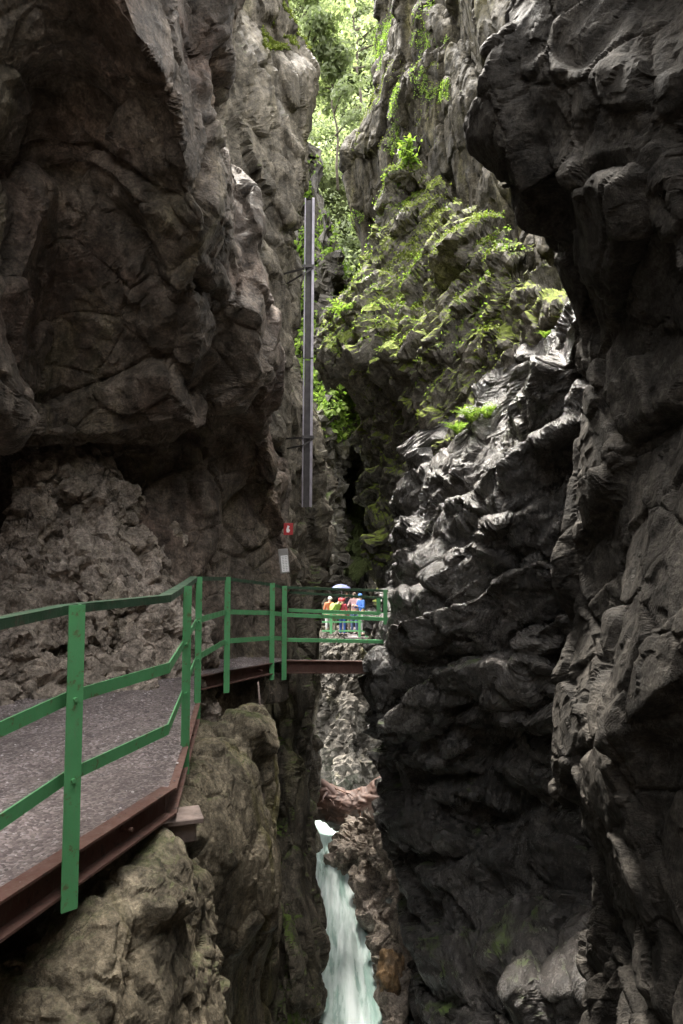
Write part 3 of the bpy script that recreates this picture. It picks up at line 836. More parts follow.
# ------------------------------------------------------------------ walkway
ZD = -1.43
edge = [(-2.05, .8), (-1.48, 2.96), (-1.09, 4.40), (-1.24, 5.48), (-1.48, 7.06), (-1.76, 8.5), (-1.48, 9.05), (-1.07, 10.5), (-.94, 11.1)]
edge_z = [ZD, ZD, ZD, ZD, ZD, ZD, ZD - .01, ZD - .13, ZD - .2]
inner = [(-4.6, .8), (-4.6, 3.4), (-4.6, 5.0), (-4.5, 6.2), (-4.3, 7.4), (-3.9, 9.2), (-2.9, 10.6), (-1.75, 12.2), (-1.2, 12.9)]


def gravel_mat():
    t = NT('gravel')
    vo = t.n('ShaderNodeTexVoronoi'); t.l(t.pos, vo.inputs['Vector']); vo.inputs['Scale'].default_value = 55
    sp = t.n('ShaderNodeSeparateXYZ'); t.l(vo.outputs['Color'], sp.inputs[0])
    c = t.ramp(sp.outputs['X'], [(0, (.075, .06, .058)), (.55, (.155, .125, .12)), (.9, (.25, .21, .205)), (1, (.32, .29, .29))])
    c = t.mix(t.ramp(t.noise(1.2, 5, .6, .4), [(.35, .65), (.65, 0)]), c, (.062, .048, .044))
    c = t.mix(1, c, t.ramp(t.noise(5, 6, .65), [(.3, .7), (.7, 1.25)]), 'MULTIPLY')
    n = t.bump(vo.outputs['Distance'], .8, -.012)
    n = t.bump(t.noise(90, 5, .7), .6, .006, n)
    t.bsdf(c, .8, n)
    return t.m


M['gravel'] = gravel_mat()
E = np.array([[x, y, z] for (x, y), z in zip(edge, edge_z)]); I = np.array([[x, y, z + .06] for (x, y), z in zip(inner, edge_z)])
ns = [40, 50, 40, 50, 40, 20, 40, 20]
Ed, Id = catmull(E, ns, 1), catmull(I, ns, .6)
tw = np.linspace(0, 1, 160)[None, :, None]
g = Ed[:, None] * (1 - tw) + Id[:, None] * tw
V_, U_ = g.shape[:2]
gp = g.reshape(-1, 3)
fade = np.clip(np.tile(tw[0, :, 0], V_) / .06, 0, 1)
gp[:, 2] += (.03 * fbm(gp / .7, 4, 9) + .006 * fbm(gp / .05, 3, 10)) * fade
ix = np.arange(V_ * U_).reshape(V_, U_)
path = np_mesh('path', gp, np.stack([ix[:-1, :-1], ix[1:, :-1], ix[1:, 1:], ix[:-1, 1:]], -1).reshape(-1, 4)[:, ::-1], M['gravel'])
tag(path, kind='structure')
# loose stones on the path: one heap nobody could count
k = rng.integers(0, len(gp), 9000)
cen = gp[k] + np.stack([rng.normal(0, .012, len(k)), rng.normal(0, .012, len(k)), np.zeros(len(k))], 1)
octa = np.array([[1, 0, 0], [0, 1, 0], [-1, 0, 0], [0, -1, 0], [0, 0, 1], [0, 0, -.6]])
of = np.array([[0, 1, 4], [1, 2, 4], [2, 3, 4], [3, 0, 4], [1, 0, 5], [2, 1, 5], [3, 2, 5], [0, 3, 5]])
sz = rng.uniform(.004, .012, len(k)) * np.where(rng.uniform(0, 1, len(k)) > .96, 2.0, 1)
ang = rng.uniform(0, 6.28, len(k)); ca, sa = np.cos(ang), np.sin(ang)
loc = octa[None] * (1 + rng.normal(0, .25, (len(k), 6, 3))) * sz[:, None, None] * np.array([1.2, .9, .6])
vx = loc[..., 0] * ca[:, None] - loc[..., 1] * sa[:, None]; vy = loc[..., 0] * sa[:, None] + loc[..., 1] * ca[:, None]
vv = np.stack([vx, vy, loc[..., 2]], -1) + cen[:, None]
ff = (of[None] + (np.arange(len(k)) * 6)[:, None, None]).reshape(-1, 3)
t = NT('stone_chips'); t.bsdf(t.ramp(t.geo.outputs['Random Per Island'], [(0, (.06, .05, .05)), (.6, (.13, .108, .11)), (.9, (.24, .21, .215)), (1, (.45, .42, .42))]), .75)
M['chips'] = t.m
tag(np_mesh('gravel', vv.reshape(-1, 3), ff, M['chips'], smooth=False), 'purple grey stone chips scattered over the walkway', 'gravel', kind='stuff')

M['rust'] = paint_mat('rusty_steel', (.075, .033, .024), (.025, .018, .015), .8, .7)
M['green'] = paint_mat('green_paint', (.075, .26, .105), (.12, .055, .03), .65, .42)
M['green_top'] = paint_mat('dark_green_paint', (.014, .045, .02), (.06, .035, .025), .8, .6)  # darker green for the top rails


def channel(mb, a, b, h=.21, fl=.085, th=.012, up=(0, 0, 1), side=1):
    """rolled steel channel: web with two flanges to one side; a, b are on the top outer edge line"""
    mb.bar(a, b, th, h - 2 * th - .004, off=(-side * fl * .5, -h / 2))
    mb.bar(a, b, fl, th, off=(0, -th / 2))
    mb.bar(a, b, fl, th, off=(0, -h + th / 2))


def steel_beam(a, b, label, name='steel_beam', bolts=0):
    root = empty(name, a); tag(root, label, 'beam')
    mb = MB(); mb.bar(a, b, .012, .142, off=(-.03, -.086)); mb.build('web', M['rust'], root)
    mb = MB(); mb.bar(a, b, .095, .013, off=(0, -.0065)); mb.build('flange', M['rust'], root)
    mb = MB(); mb.bar(a, b, .095, .013, off=(0, -.164)); mb.build('flange', M['rust'], root)
    A, B = Vector(a), Vector(b); d = (B - A).normalized(); s = d.cross(Vector((0, 0, 1))).normalized()
    for i in range(bolts):
        p = A.lerp(B, (i + .62) / bolts) + Vector((0, 0, -.08))
        mb = MB(); mb.tube([p - s * .024, p + s * .045], .011, 8); mb.tube([p - s * .024, p - s * .008], .02, 6); mb.build('bolt', M['rust'], root)
    return root


e3 = [Vector(v) for v in E]
up4 = Vector((0, 0, .004))
steel_beam(e3[0] + up4, e3[2] + up4, 'rusty steel edge beam under the gravel at the front of the walkway', bolts=3)
steel_beam(e3[2] + Vector((0, .03, -.012)), e3[4] + Vector((0, 0, -.012)), 'rusty steel edge beam running away from the viewer behind the kinked rails', bolts=1)
steel_beam(e3[5] + Vector((0, .02, .003)), e3[7] + Vector((0, 0, .003)), 'rusty edge beam on the far curve before the footbridge', bolts=2)

# plank end and bracket under the corner
M['timber'] = simple_mat('grey_timber', (.15, .115, .10), .9, 0, .5, 9, .7)
pk = empty('timber_plank', (-1.06, 4.62, -1.66)); tag(pk, 'weathered broken plank wedged under the front beam end', 'plank')
mb = MB(); mb.box((-1.06, 4.55, -1.66), (.30, .22, .035), Matrix.Rotation(.35, 3, 'Z') @ Matrix.Rotation(.05, 3, 'X')); mb.build('board', M['timber'], pk, bevel=.006)
mb = MB(); mb.box((-1.13, 4.60, -1.76), (.34, .2, .13), Matrix.Rotation(.3, 3, 'Z')); mb.build('block', M['timber'], pk, bevel=.012)

# ------------------------------------------------------------------ railings
def post_mesh(top, bottom, out, w=.078, t=.009):
    """steel angle: a flange towards `out` direction plane plus a return flange"""
    mb = MB(); o = Vector(out).normalized(); s = Vector((o.y, -o.x, 0))
    c = (Vector(top) + Vector(bottom)) / 2; h = (Vector(top) - Vector(bottom)).length
    rot = Matrix((s, o, Vector((0, 0, 1)))).transposed()
    mb.box(c, (w, t, h), rot)
    mb.box(c + s * (-w / 2 + t / 2) - o * (w * .42 + t / 2 + .0005), (t, w * .84, h - .004), rot)
    return mb


def railing(name, label, posts, tops, levels, rail_w=.065, top_w=.075, post_w=.078, post_skip=(), below=.3):
    root = empty(name, posts[0][1]); tag(root, label, 'railing')
    for i, (tp, bt, out) in enumerate(posts):
        p = post_mesh(tp, bt, out, post_w).build('post', M['green'], root)
        o = Vector(out).normalized()
        for L in levels:
            mb = MB(); q = Vector((bt[0], bt[1], tp[2] - L)); q = q + o * .004
            mb.tube([q, q + o * .018], .011, 6); mb.build('bolt', M['green'], p)
    def run(off, nm, w, h, flat=False):
        mb = MB()
        for a, b in zip(tops[:-1], tops[1:]):
            A, B = Vector(a) - Vector((0, 0, off)), Vector(b) - Vector((0, 0, off))
            ext = (B - A).normalized() * .004
            mb.bar(A - ext, B + ext, .009, h)
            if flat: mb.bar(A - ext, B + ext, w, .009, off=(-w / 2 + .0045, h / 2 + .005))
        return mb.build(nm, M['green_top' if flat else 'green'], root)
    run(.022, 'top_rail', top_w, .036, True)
    for L in levels: run(L, 'rail', rail_w, rail_w)
    return root


def pt(px, py, Y): return tuple(P(px, py, Y))


LV = (.45, .83)
posts = [
    (pt(77, 605, 3.34), pt(69, 911, 3.34), (.8, -.9, 0)),
    (pt(188, 586, 5.40), pt(184, 775, 5.40), (.75, -.6, 0)),
    (pt(199, 577, 7.00), pt(197, 722, 7.00), (.75, -.6, 0)),
    (pt(228, 577, 8.95), pt(226, 693, 8.95), (.5, -.9, 0)),
    (pt(272.5, 583, 10.45), pt(271.5, 680, 10.45), (.5, -.9, 0)),
    (pt(284.5, 586, 11.0), pt(284, 680, 11.0), (.3, -1, 0)),
]
tops = [pt(-150, 648, 2.05), pt(-2, 622, 2.78), pt(76, 606, 3.40), pt(174, 596, 4.33), pt(188, 586.5, 5.47), pt(200, 577, 7.08), pt(229, 577.5, 9.02), pt(273, 583.5, 10.52), pt(284.5, 586.5, 11.05)]
posts.insert(0, (pt(-90, 640, 2.2), pt(-110, 1070, 2.2), (.8, -.6, 0)))
# rail verts sit just inside the posts
tops = [(x - .03, y + .02, z) for x, y, z in tops]
railing('walkway_railing', 'green painted steel railing with flat posts along the gravel walkway', posts, tops, LV)

# ------------------------------------------------------------------ footbridge
fb = empty('footbridge', (-.3, 11.6, -1.7)); tag(fb, 'short steel footbridge with green railings crossing the gorge to the right rock', 'footbridge')
A0, A1 = Vector(P(286, 660, 11.15)), Vector(P(392, 661, 11.75))
B0, B1 = A0 + Vector((-.1, 1.15, -.16)), A1 + Vector((.1, 1.1, -.16))
mb = MB(); mb.bar(A0, A1, .012, .17, off=(-.03, -.105)); mb.bar(A0, A1, .09, .014, off=(0, -.012)); mb.bar(A0, A1, .09, .014, off=(0, -.2)); mb.build('beam', M['rust'], fb)
mb = MB(); mb.bar(B0, B1, .012, .17, off=(.03, -.105)); mb.bar(B0, B1, .09, .014, off=(0, -.012)); mb.bar(B0, B1, .09, .014, off=(0, -.2)); mb.build('beam', M['rust'], fb)
M['deck'] = simple_mat('deck_grating', (.20, .17, .17), .85, 0, .4, 20, .6)
mb = MB(); dn = Vector((0, .04, -.15)); th_ = Vector((0, 0, .03)); mb.hexa([A0 + dn, A1 + dn, B1 + dn * .2, B0 + dn * .2, A0 + dn + th_, A1 + dn + th_, B1 + dn * .2 + th_, B0 + dn * .2 + th_]); mb.build('deck', M['deck'], fb)


def bridge_rails(a_tops, posts_px, lv, post_bot, off):
    for x, y0, y1, Y in posts_px:
        post_mesh(pt(x, y0, Y), pt(x, y1, Y), (.2, -1, 0), .07).build('post', M['green'], fb)
    for (ya, yb) in lv:
        (xa, Ya), (xb, Yb) = a_tops
        mb = MB(); A, B = Vector(P(xa, ya, Ya)), Vector(P(xb, yb, Yb))
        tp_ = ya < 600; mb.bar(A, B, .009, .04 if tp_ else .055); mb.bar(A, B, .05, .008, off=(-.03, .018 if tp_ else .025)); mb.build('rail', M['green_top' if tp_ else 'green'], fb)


bridge_rails(((284, 11.08), (388, 11.8)), [(385.5, 590, 668, 11.75)], [(587.5, 591), (615, 619.5), (640, 642)], 0, 0)
bridge_rails(((284, 12.3), (386, 12.9)), [(378.5, 598, 656, 12.85)], [(592, 598.5), (610, 614)], 0, 0)

# ------------------------------------------------------------------ far walkway with people
YP = 28.6
fw0, fw1 = Vector(P(312, 637.5, 27.6)), Vector(P(384, 637.5, 27.6))
fl = empty('far_walkway', fw0); tag(fl, 'distant narrow walkway slab on the rock pier, carrying the visitors', 'walkway')
mb = MB(); mb.hexa([fw0 + Vector((0, 0, -.16)), fw1 + Vector((0, 0, -.16)), fw1 + Vector((0, 4.2, -.16)), fw0 + Vector((0, 4.2, -.16)), fw0, fw1, fw1 + Vector((0, 4.2, 0)), fw0 + Vector((0, 4.2, 0))])
mb.build('slab', M['deck'], fl)
fr = empty('far_railing', fw0); tag(fr, 'distant green railing in front of the group of visitors', 'railing')
for x in (331, 359.5, 366.5, 380): post_mesh(pt(x, 613, 27.7), pt(x, 640, 27.7), (0, -1, 0), .10).build('post', M['green'], fr)
for y in (613.5, 622, 631):
    mb = MB(); mb.bar(Vector(P(322, y, 27.72)), Vector(P(384, y, 27.72)), .03, .06); mb.build('rail', M['green'], fr)


def skin_mesh(name, joints, edges, mat, parent, root=0, sub=2):
    me = bpy.data.meshes.new(name)
    me.from_pydata([j[0] for j in joints], edges, [])
    o = bpy.data.objects.new(name, me); COL.objects.link(o)
    m = o.modifiers.new('skin', 'SKIN'); m.use_smooth_shade = True
    for i, j in enumerate(joints):
        r = j[1]; me.skin_vertices[0].data[i].radius = r if hasattr(r, '__len__') else (r, r)
    me.skin_vertices[0].data[root].use_root = True
    s = o.modifiers.new('sub', 'SUBSURF'); s.levels = sub; s.render_levels = sub
    dg = bpy.context.evaluated_depsgraph_get()
    m2 = bpy.data.meshes.new_from_object(o.evaluated_get(dg))
    bpy.data.objects.remove(o)
    m2.name = name; m2.materials.clear()
    return link_mesh(name, m2, mat, parent, True)


def cloth(name, c, rough=.85):
    g_ = sum(c) / 3; c = tuple((v * .85 + g_ * .15) * .6 for v in c)
    return simple_mat(name, c, rough, 0, .25, 6, .3)


M['skin'] = simple_mat('skin', (.48, .30, .22), .6, 0, .1, 10, .05)
M['hair'] = simple_mat('hair', (.07, .045, .03), .8, 0, .4, 40, .4)
M['shoe'] = cloth('dark_shoe', (.05, .045, .04))


def person(px, foot, label, top, legs, H=1.7, turn=0.0, stoop=0.0, hat=None, arm='relaxed', helmet=False, pack=None):
    base = P(px, 637.3, foot); base[2] = fw0.z
    b = Vector(base); k = H / 1.7
    root = empty('person', b); tag(root, label, 'person', 'visitors on the far walkway')
    ct, st = math.cos(turn), math.sin(turn)
    def T(x, y, z):
        # stoop bends everything above the hip forward
        if z > .95:
            dz = z - .95; y = y - math.sin(stoop) * dz; z = .95 + math.cos(stoop) * dz
        return (b.x + (x * ct - y * st) * k, b.y + (x * st + y * ct) * k, b.z + z * k)
    hand = {'relaxed': [(.24, .0, 1.12), (.25, -.10, .88), (.25, -.14, .79)], 'up': [(.26, -.08, 1.14), (.14, -.30, 1.22), (.10, -.38, 1.28)],
            'hold': [(.26, -.06, 1.15), (.18, -.30, 1.30), (.16, -.33, 1.40)]}[arm]
    J = [(T(0, 0, .95), (.13 * k, .10 * k)), (T(0, .01, 1.15), (.13 * k, .10 * k)), (T(0, .01, 1.36), (.15 * k, .105 * k)), (T(0, .0, 1.46), (.06 * k, .06 * k)),
         (T(0, -.01, 1.52), (.055 * k, .06 * k)), (T(0, -.02, 1.60), (.078 * k, .095 * k)), (T(0, -.015, 1.68), (.06 * k, .075 * k))]
    Ed_ = [(0, 1), (1, 2), (2, 3), (3, 4), (4, 5), (5, 6)]
    J.append((T(0, -.115, 1.585), .014 * k)); Ed_.append((5, 7))
    parts_arm, parts_leg = [], []
    for s in (-1, 1):
        i = len(J)
        h2 = hand if s == 1 else [(.24, .0, 1.12), (.25, -.08, .88), (.25, -.12, .79)] if arm != 'up' else hand
        J += [(T(s * .17, .01, 1.40), .062 * k), (T(s * h2[0][0], h2[0][1], h2[0][2]), .045 * k), (T(s * h2[1][0], h2[1][1], h2[1][2]), .032 * k), (T(s * h2[2][0], h2[2][1], h2[2][2]), .036 * k)]
        Ed_ += [(2, i), (i, i + 1), (i + 1, i + 2), (i + 2, i + 3)]
        for fx in (-.02, 0, .02):
            e = h2[2]; J.append((T(s * (e[0] + fx), e[1] - .03, e[2] - .07), .009 * k)); Ed_.append((i + 3, len(J) - 1))
        parts_arm += [i, i + 1, i + 2]
    for s in (-1, 1):
        i = len(J)
        J += [(T(s * .09, .0, .84), .088 * k), (T(s * .10, -.02, .48), .06 * k), (T(s * .105, .02, .09), .042 * k), (T(s * .11, -.14, .035), .036 * k)]
        Ed_ += [(0, i), (i, i + 1), (i + 1, i + 2), (i + 2, i + 3)]
        parts_leg += [(i, i + 1, i + 2, i + 3)]
    skin_mesh('body', J, Ed_, M['skin'], root, 0)
    def grow(r, f): return (r[0] * f, r[1] * f) if hasattr(r, '__len__') else (r * f, r * f)
    # jacket
    sel = [0, 1, 2, 3] + parts_arm
    mp = {v: i for i, v in enumerate(sel)}
    jj = [(J[v][0], grow(J[v][1], 1.22 if v != 3 else 1.1)) for v in sel]
    skin_mesh('jacket', jj, [(mp[a], mp[c]) for a, c in Ed_ if a in mp and c in mp], top, root, 0)
    sel = [0] + [q for t4 in parts_leg for q in t4[:3]]
    mp = {v: i for i, v in enumerate(sel)}
    jj = [(J[v][0], grow(J[v][1], 1.18)) for v in sel]
    skin_mesh('trousers', jj, [(mp[a], mp[c]) for a, c in Ed_ if a in mp and c in mp], legs, root, 0)
    for t4 in parts_leg:
        mb = MB(); a, c = Vector(J[t4[2]][0]), Vector(J[t4[3]][0]); a.z = c.z = b.z + .04 * k
        mb.tube([a + (a - c) * .3, a.lerp(c, .5), c + (c - a) * .15], [.035 * k, .045 * k, .036 * k], 10); mb.build('shoe', M['shoe'], root, True)
    hd = Vector(J[5][0]); tp = Vector(J[6][0]); ax = (tp - hd).normalized()
    mb = MB(); f_ = Vector((st, -ct, 0))
    for sx in (-1, 1):
        mb = MB(); mb.sphere(hd + f_ * .092 * k + Vector((ct, st, 0)) * sx * .03 * k, .010 * k, 8); mb.build('eye', M['hair'], root, True)
    mb = MB()
    mb.sphere(hd + ax * .045 * k - f_ * .012 * k, .096 * k, 14, (.92, 1.05, .95)); hm = mb.build('hat' if hat else 'hair', hat or M['hair'], root, True)
    if hat and not helmet:
        mb = MB(); q = hd + ax * .05 * k; mb.tube([q + f_ * .06 * k, q + f_ * .18 * k], [.075 * k, .06 * k], 10); o = mb.build('brim', hat, hm, True)
        o.scale = (1, 1, 1)
    if pack:
        mb = MB(); c = Vector(T(0, .17, 1.22)); mb.sphere(c, .2 * k, 12, (.75, .55, 1.1)); mb.build('backpack', pack, root, True)
    return root, J


lime = cloth('lime_jacket', (.55, .80, .10)); red = cloth('red_jacket', (.62, .03, .06)); blue = cloth('blue_jacket', (.02, .16, .62))
white = cloth('white_cloth', (.72, .70, .70)); navy = cloth('navy_trousers', (.03, .07, .32)); khaki = cloth('khaki_trousers', (.45, .38, .30))
pink = cloth('pink_shirt', (.65, .38, .40)); grey = cloth('grey_shirt', (.45, .42, .44)); jeans = cloth('jeans', (.12, .20, .42)); black = cloth('dark_jacket', (.04, .04, .05))
person(333.5, 28.2, 'person in a lime jacket and red cap stooping at the left of the group', lime, khaki, 1.62, .9, .55, cloth('red_cap', (.72, .03, .04)), pack=lime)
person(328.8, 28.8, 'person with a pale cap and orange top at the far left of the group', cloth('orange_top', (.75, .20, .06)), white, 1.55, .4, .15, cloth('pale_cap', (.75, .73, .72)))
person(342.6, 28.3, 'person in a red jacket and blue trousers in the middle of the group', red, cloth('blue_trousers', (.03, .12, .55)), 1.50, 2.6, .0, cloth('dark_red_cap', (.35, .03, .04)))
_, JU = person(346.5, 29.4, 'person in dark jacket holding up the pale blue umbrella', black, khaki, 1.74, .2, .0, None, 'hold')
person(354.5, 29.0, 'person in a pink shirt and jeans standing left of the blue jacket', pink, jeans, 1.70, -.4, .0, None, 'up')
person(362.2, 28.2, 'person in a bright blue hooded jacket and white trousers at the right end', blue, white, 1.70, -1.0, .12, cloth('blue_hood', (.03, .2, .7)), 'up', True)

# umbrella
uc = Vector(P(341, 590, 29.2))
um = empty('umbrella', uc); tag(um, 'pale lavender blue umbrella open above the group of visitors', 'umbrella')
M['umb'] = cloth('umbrella_cloth', (.12, .15, .36), .8)
bm = bmesh.new(); rr = .46; rings = []
for i, a in enumerate(np.linspace(.05, 1.05, 7)):
    ring = []
    for kk in range(16):
        ph = 2 * math.pi * kk / 16; rad = rr * math.sin(a) / math.sin(1.05) * (1 if kk % 2 == 0 else .965)
        ring.append(bm.verts.new(uc + Vector((rad * math.cos(ph), rad * math.sin(ph), .24 * (math.cos(a) - math.cos(1.05)) / (1 - math.cos(1.05))))))
    rings.append(ring)
for r1, r2 in zip(rings[:-1], rings[1:]):
    for kk in range(16): bm.faces.new((r1[kk], r1[(kk + 1) % 16], r2[(kk + 1) % 16], r2[kk]))
bm.faces.new(rings[0])
me = bpy.data.meshes.new('canopy'); bm.to_mesh(me); bm.free(); co = link_mesh('canopy', me, M['umb'], um)
sm = co.modifiers.new('thick', 'SOLIDIFY'); sm.thickness = .004
M['alu'] = simple_mat('galvanised_steel', (.24, .22, .25), .42, .5, .25, 7, .12)
hnd = Vector(JU[-1][0])
mb = MB(); mb.tube([uc + Vector((0, 0, .29)), Vector(uc) + Vector((.06, 0, -.62))], .012, 6); mb.build('shaft', M['alu'], um)

# ------------------------------------------------------------------ steel channel on the wall
def hung(px0, py0, px1, py1, Y): return Vector(P(px0, py0, Y)), Vector(P(px1, py1, Y))


t0, b0 = hung(309.5, 199, 306.5, 507, 12.2)
M['iron_shade'] = simple_mat('iron_and_groove_shade', (.06, .055, .055), .6, .6, .3, 8, .2)  # bracket iron, also the painted groove shade of the channel
ch = empty('steel_duct', b0); tag(ch, 'tall grey steel channel hung upright on brackets in front of the left rock', 'steel channel')
w = .075
for (za, zb, nm) in ((0, .47, 'channel'), (.475, 1.0, 'channel')):
    a, b = b0.lerp(t0, za), b0.lerp(t0, zb)
    mb = MB(); up = Vector((0, -1, 0))
    mb.bar(a + Vector((-w, .0, 0)), b + Vector((-w, .0, 0)), .02, .10, up=(0, -1, 0))
    mb.bar(a + Vector((w, .0, 0)), b + Vector((w, .0, 0)), .045, .10, up=(0, -1, 0))
    cbar = mb.build(nm, M['alu'], ch, bevel=.002)
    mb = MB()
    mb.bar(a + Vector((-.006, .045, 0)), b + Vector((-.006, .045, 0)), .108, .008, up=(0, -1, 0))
    mb.build('web', M['iron_shade'], cbar)  # dark colour on the web paints in the shade of the groove
for py in (266, 437):
    mb = MB(); q = Vector(P(308, py, 12.12)); wl = Vector(P(282, py - 3, 12.6))
    mb.bar(q + Vector((.09, 0, 0)), Vector((wl.x, wl.y, q.z + .05)), .025, .03)
    mb.bar(q + Vector((.1, .04, -.02)), q + Vector((-.1, -.02, -.16)), .02, .025)
    mb.bar(q + Vector((-.1, -.02, -.16)), Vector((wl.x + .1, wl.y, q.z - .13)), .02, .025)
    mb.box(q + Vector((0, -.012, 0)), (.22, .012, .05))
    mb.build('bracket', M['iron_shade'], ch)

# ------------------------------------------------------------------ little red sign and notice box
M['signred'] = simple_mat('sign_red', (.32, .010, .014), .45, 0, .12, 6, .02)
M['white'] = simple_mat('sign_white', (.75, .74, .74), .5, 0, .06, 6, .02)
c = Vector(P(288.3, 529, 11.35))
sg = empty('sign', c); tag(sg, 'small square red sign with a white symbol on the left rock above the notice box', 'sign')
mb = MB(); mb.box(c, (.155, .012, .20)); mb.build('plate', M['signred'], sg, bevel=.003)
mb = MB()
bmv = []
for k2, (dx, dz) in enumerate([(-.012, .06), (.022, .045), (.008, .01), (.03, -.02), (.012, -.06), (-.026, -.055), (-.034, -.01), (-.02, .03)]): bmv.append((dx, dz))
v1 = [mb.bm.verts.new(c + Vector((x, -.0085, z))) for x, z in bmv]; v2 = [mb.bm.verts.new(c + Vector((x, -.0065, z))) for x, z in bmv]
mb.bm.faces.new(v1); mb.bm.faces.new(v2[::-1])
for i in range(len(v1)): mb.bm.faces.new((v1[i], v1[(i + 1) % len(v1)], v2[(i + 1) % len(v1)], v2[i]))
mb.build('symbol', M['white'], sg)
c = Vector(P(284, 561, 11.25)); rotz = Matrix.Rotation(-.1, 3, 'Y')
nb = empty('notice_box', c); tag(nb, 'slim grey box with a white printed notice hung on the left rock', 'notice box')
M['grey'] = simple_mat('box_grey', (.20, .19, .18), .6, 0, .2, 8, .1)
mb = MB(); mb.box(c, (.155, .07, .40), rotz); mb.build('case', M['grey'], nb, bevel=.005)
mb = MB(); mb.box(c + rotz @ Vector((.012, -.039, -.045)), (.115, .006, .27), rotz); sh = mb.build('notice', M['white'], nb)
mb = MB()
for i in range(9):
    for j in range(2):
        mb.box(c + rotz @ Vector((.012 + (j - .5) * .048, -.0425, .065 - i * .027)), (.036 - .008 * ((i * 7 + j * 3) % 3), .001, .008), rotz)
mb.build('print', M['grey'], sh)

# hanging cable under the walkway
pts = [Vector(P(258, 682, 9.6)), Vector(P(260, 705, 9.5)), Vector(P(259, 735, 9.3)), Vector(P(262, 780, 9.0)), Vector(P(266, 830, 8.6))]
mb = MB(); mb.tube(pts, .014, 8); o = mb.build('cable', M['timber'], None, True); tag(o, 'thin brown cable hanging from the walkway down the rock below', 'cable')

# ------------------------------------------------------------------ river
def river():
    ctr = [(348, 760, 30, 1.4), (344, 800, 24.5, 1.3), (338, 832, 20.5, 1.15), (341, 862, 18.2, 1.2), (344, 900, 16.6, 1.3), (346, 935, 15.2, 1.5), (347, 985, 13.4, 1.7), (346, 1060, 11.4, 1.8), (344, 1300, 8, 1.9)]
    L = np.array([P(a, b, c_) for a, b, c_, _ in ctr]); W = np.array([q[3] for q in ctr])
    full = np.concatenate([L, W[:, None]], 1)
    d = catmull(full, [14, 30, 40, 60, 60, 70, 60, 30], .1)
    u = np.linspace(-1, 1, 90)
    g = np.repeat(d[:, None, :3], 90, 1)
    g[..., 0] += u[None] * d[:, 3:4] * .95
    V, U = g.shape[:2]
    p = g.reshape(-1, 3)
    s = np.concatenate([[0], np.cumsum(np.linalg.norm(np.diff(d[:, :3], axis=0), axis=1))])
    suv = np.stack([np.tile(u, V) * 3, np.repeat(s, U) * .35, np.zeros(V * U)], 1)
    rough = np.clip((p[:, 1] < 18.6) * 1.0 + .15, 0, 1)
    h = .10 * fbm(suv * np.array([1.4, 1.5, 1]), 4, 3) + .035 * fbm(suv * np.array([6, 1.8, 1]), 3, 5, ridged=True) + .12 * np.abs(suv[:, 0] / 3) ** 3
    p[:, 2] += h * rough
    ix = np.arange(V * U).reshape(V, U)
    o = np_mesh('river', p, np.stack([ix[:-1, :-1], ix[:-1, 1:], ix[1:, 1:], ix[1:, :-1]], -1).reshape(-1, 4), None)
    uv = o.data.uv_layers.new(name='flow')
    li = np.empty(len(o.data.loops), np.int32); o.data.loops.foreach_get('vertex_index', li)
    uvv = np.stack([suv[:, 0] / 3, np.repeat(s, U)], 1)[li]
    uv.data.foreach_set('uv', uvv.astype(np.float32).ravel())
    t = NT('river_water')
    tc = t.n('ShaderNodeUVMap', uv_map='flow')
    st = t.noise(1.0, 6, .6, .8, t.mapping((5.5, .45, 1), src=tc.outputs[0]))
    st2 = t.noise(1.0, 5, .65, .5, t.mapping((14, .9, 1), src=tc.outputs[0]))
    f = t.math('ADD', t.math('MULTIPLY', st, .65), t.math('MULTIPLY', st2, .35))
    sepu = t.n('ShaderNodeSeparateXYZ'); t.l(tc.outputs[0], sepu.inputs[0])
    edgef = t.math('POWER', t.math('ABSOLUTE', sepu.outputs['X']), 2.5)
    f = t.math('ADD', f, t.math('MULTIPLY', edgef, .18))
    foam = t.ramp(f, [(.38, 0), (.60, 1)])
    sp = t.n('ShaderNodeSeparateXYZ'); t.l(t.pos, sp.inputs[0])
    mr = t.n('ShaderNodeMapRange'); t.l(sp.outputs['Y'], mr.inputs['Value'])
    for kx, vv_ in zip(('From Min', 'From Max', 'To Min', 'To Max'), (16.5, 19.5, 1, .35)): mr.inputs[kx].default_value = vv_
    foam = t.math('MULTIPLY', foam, mr.outputs[0])
    c = t.mix(foam, (.30, .43, .385), (.72, .79, .78))
    n = t.bump(f, .5, .06)
    b = t.bsdf(c, t.mix(foam, (.12, .12, .12), (.6, .6, .6)), n)
    o.data.materials.append(t.m)
    tag(o, kind='structure')
    return o


river()

# orange boulder beside the rapids
def boulder(c, r, sc, seed, mat, label, name='boulder'):
    bm = bmesh.new(); bmesh.ops.create_icosphere(bm, subdivisions=5, radius=1)
    v = np.array([x.co[:] for x in bm.verts])
    f, ed = facet(v * 1.6 + seed, seed)
    d = 1 + .22 * f + .10 * fbm(v * 1.5, 4, seed) + .05 * fbm(v * 6, 3, seed + 3)
    w_ = v * d[:, None] * r * np.array(sc) + np.array(c)
    for x, q in zip(bm.verts, w_): x.co = q
    me = bpy.data.meshes.new(name); bm.to_mesh(me); bm.free()
    return tag(link_mesh(name, me, mat, None, True), label, 'boulder')


M['rock_orange'] = rock_mat('rock_orange', (.13, .09, .05), (.24, .15, .075), (.30, .23, .16), 2.0, (.3, .6), stain=.4, grain=1.5)
boulder(P(391, 978, 12.3), .36, (.62, .8, 1.25), 5, M['rock_orange'], 'rounded orange brown boulder at the right edge of the rapids')

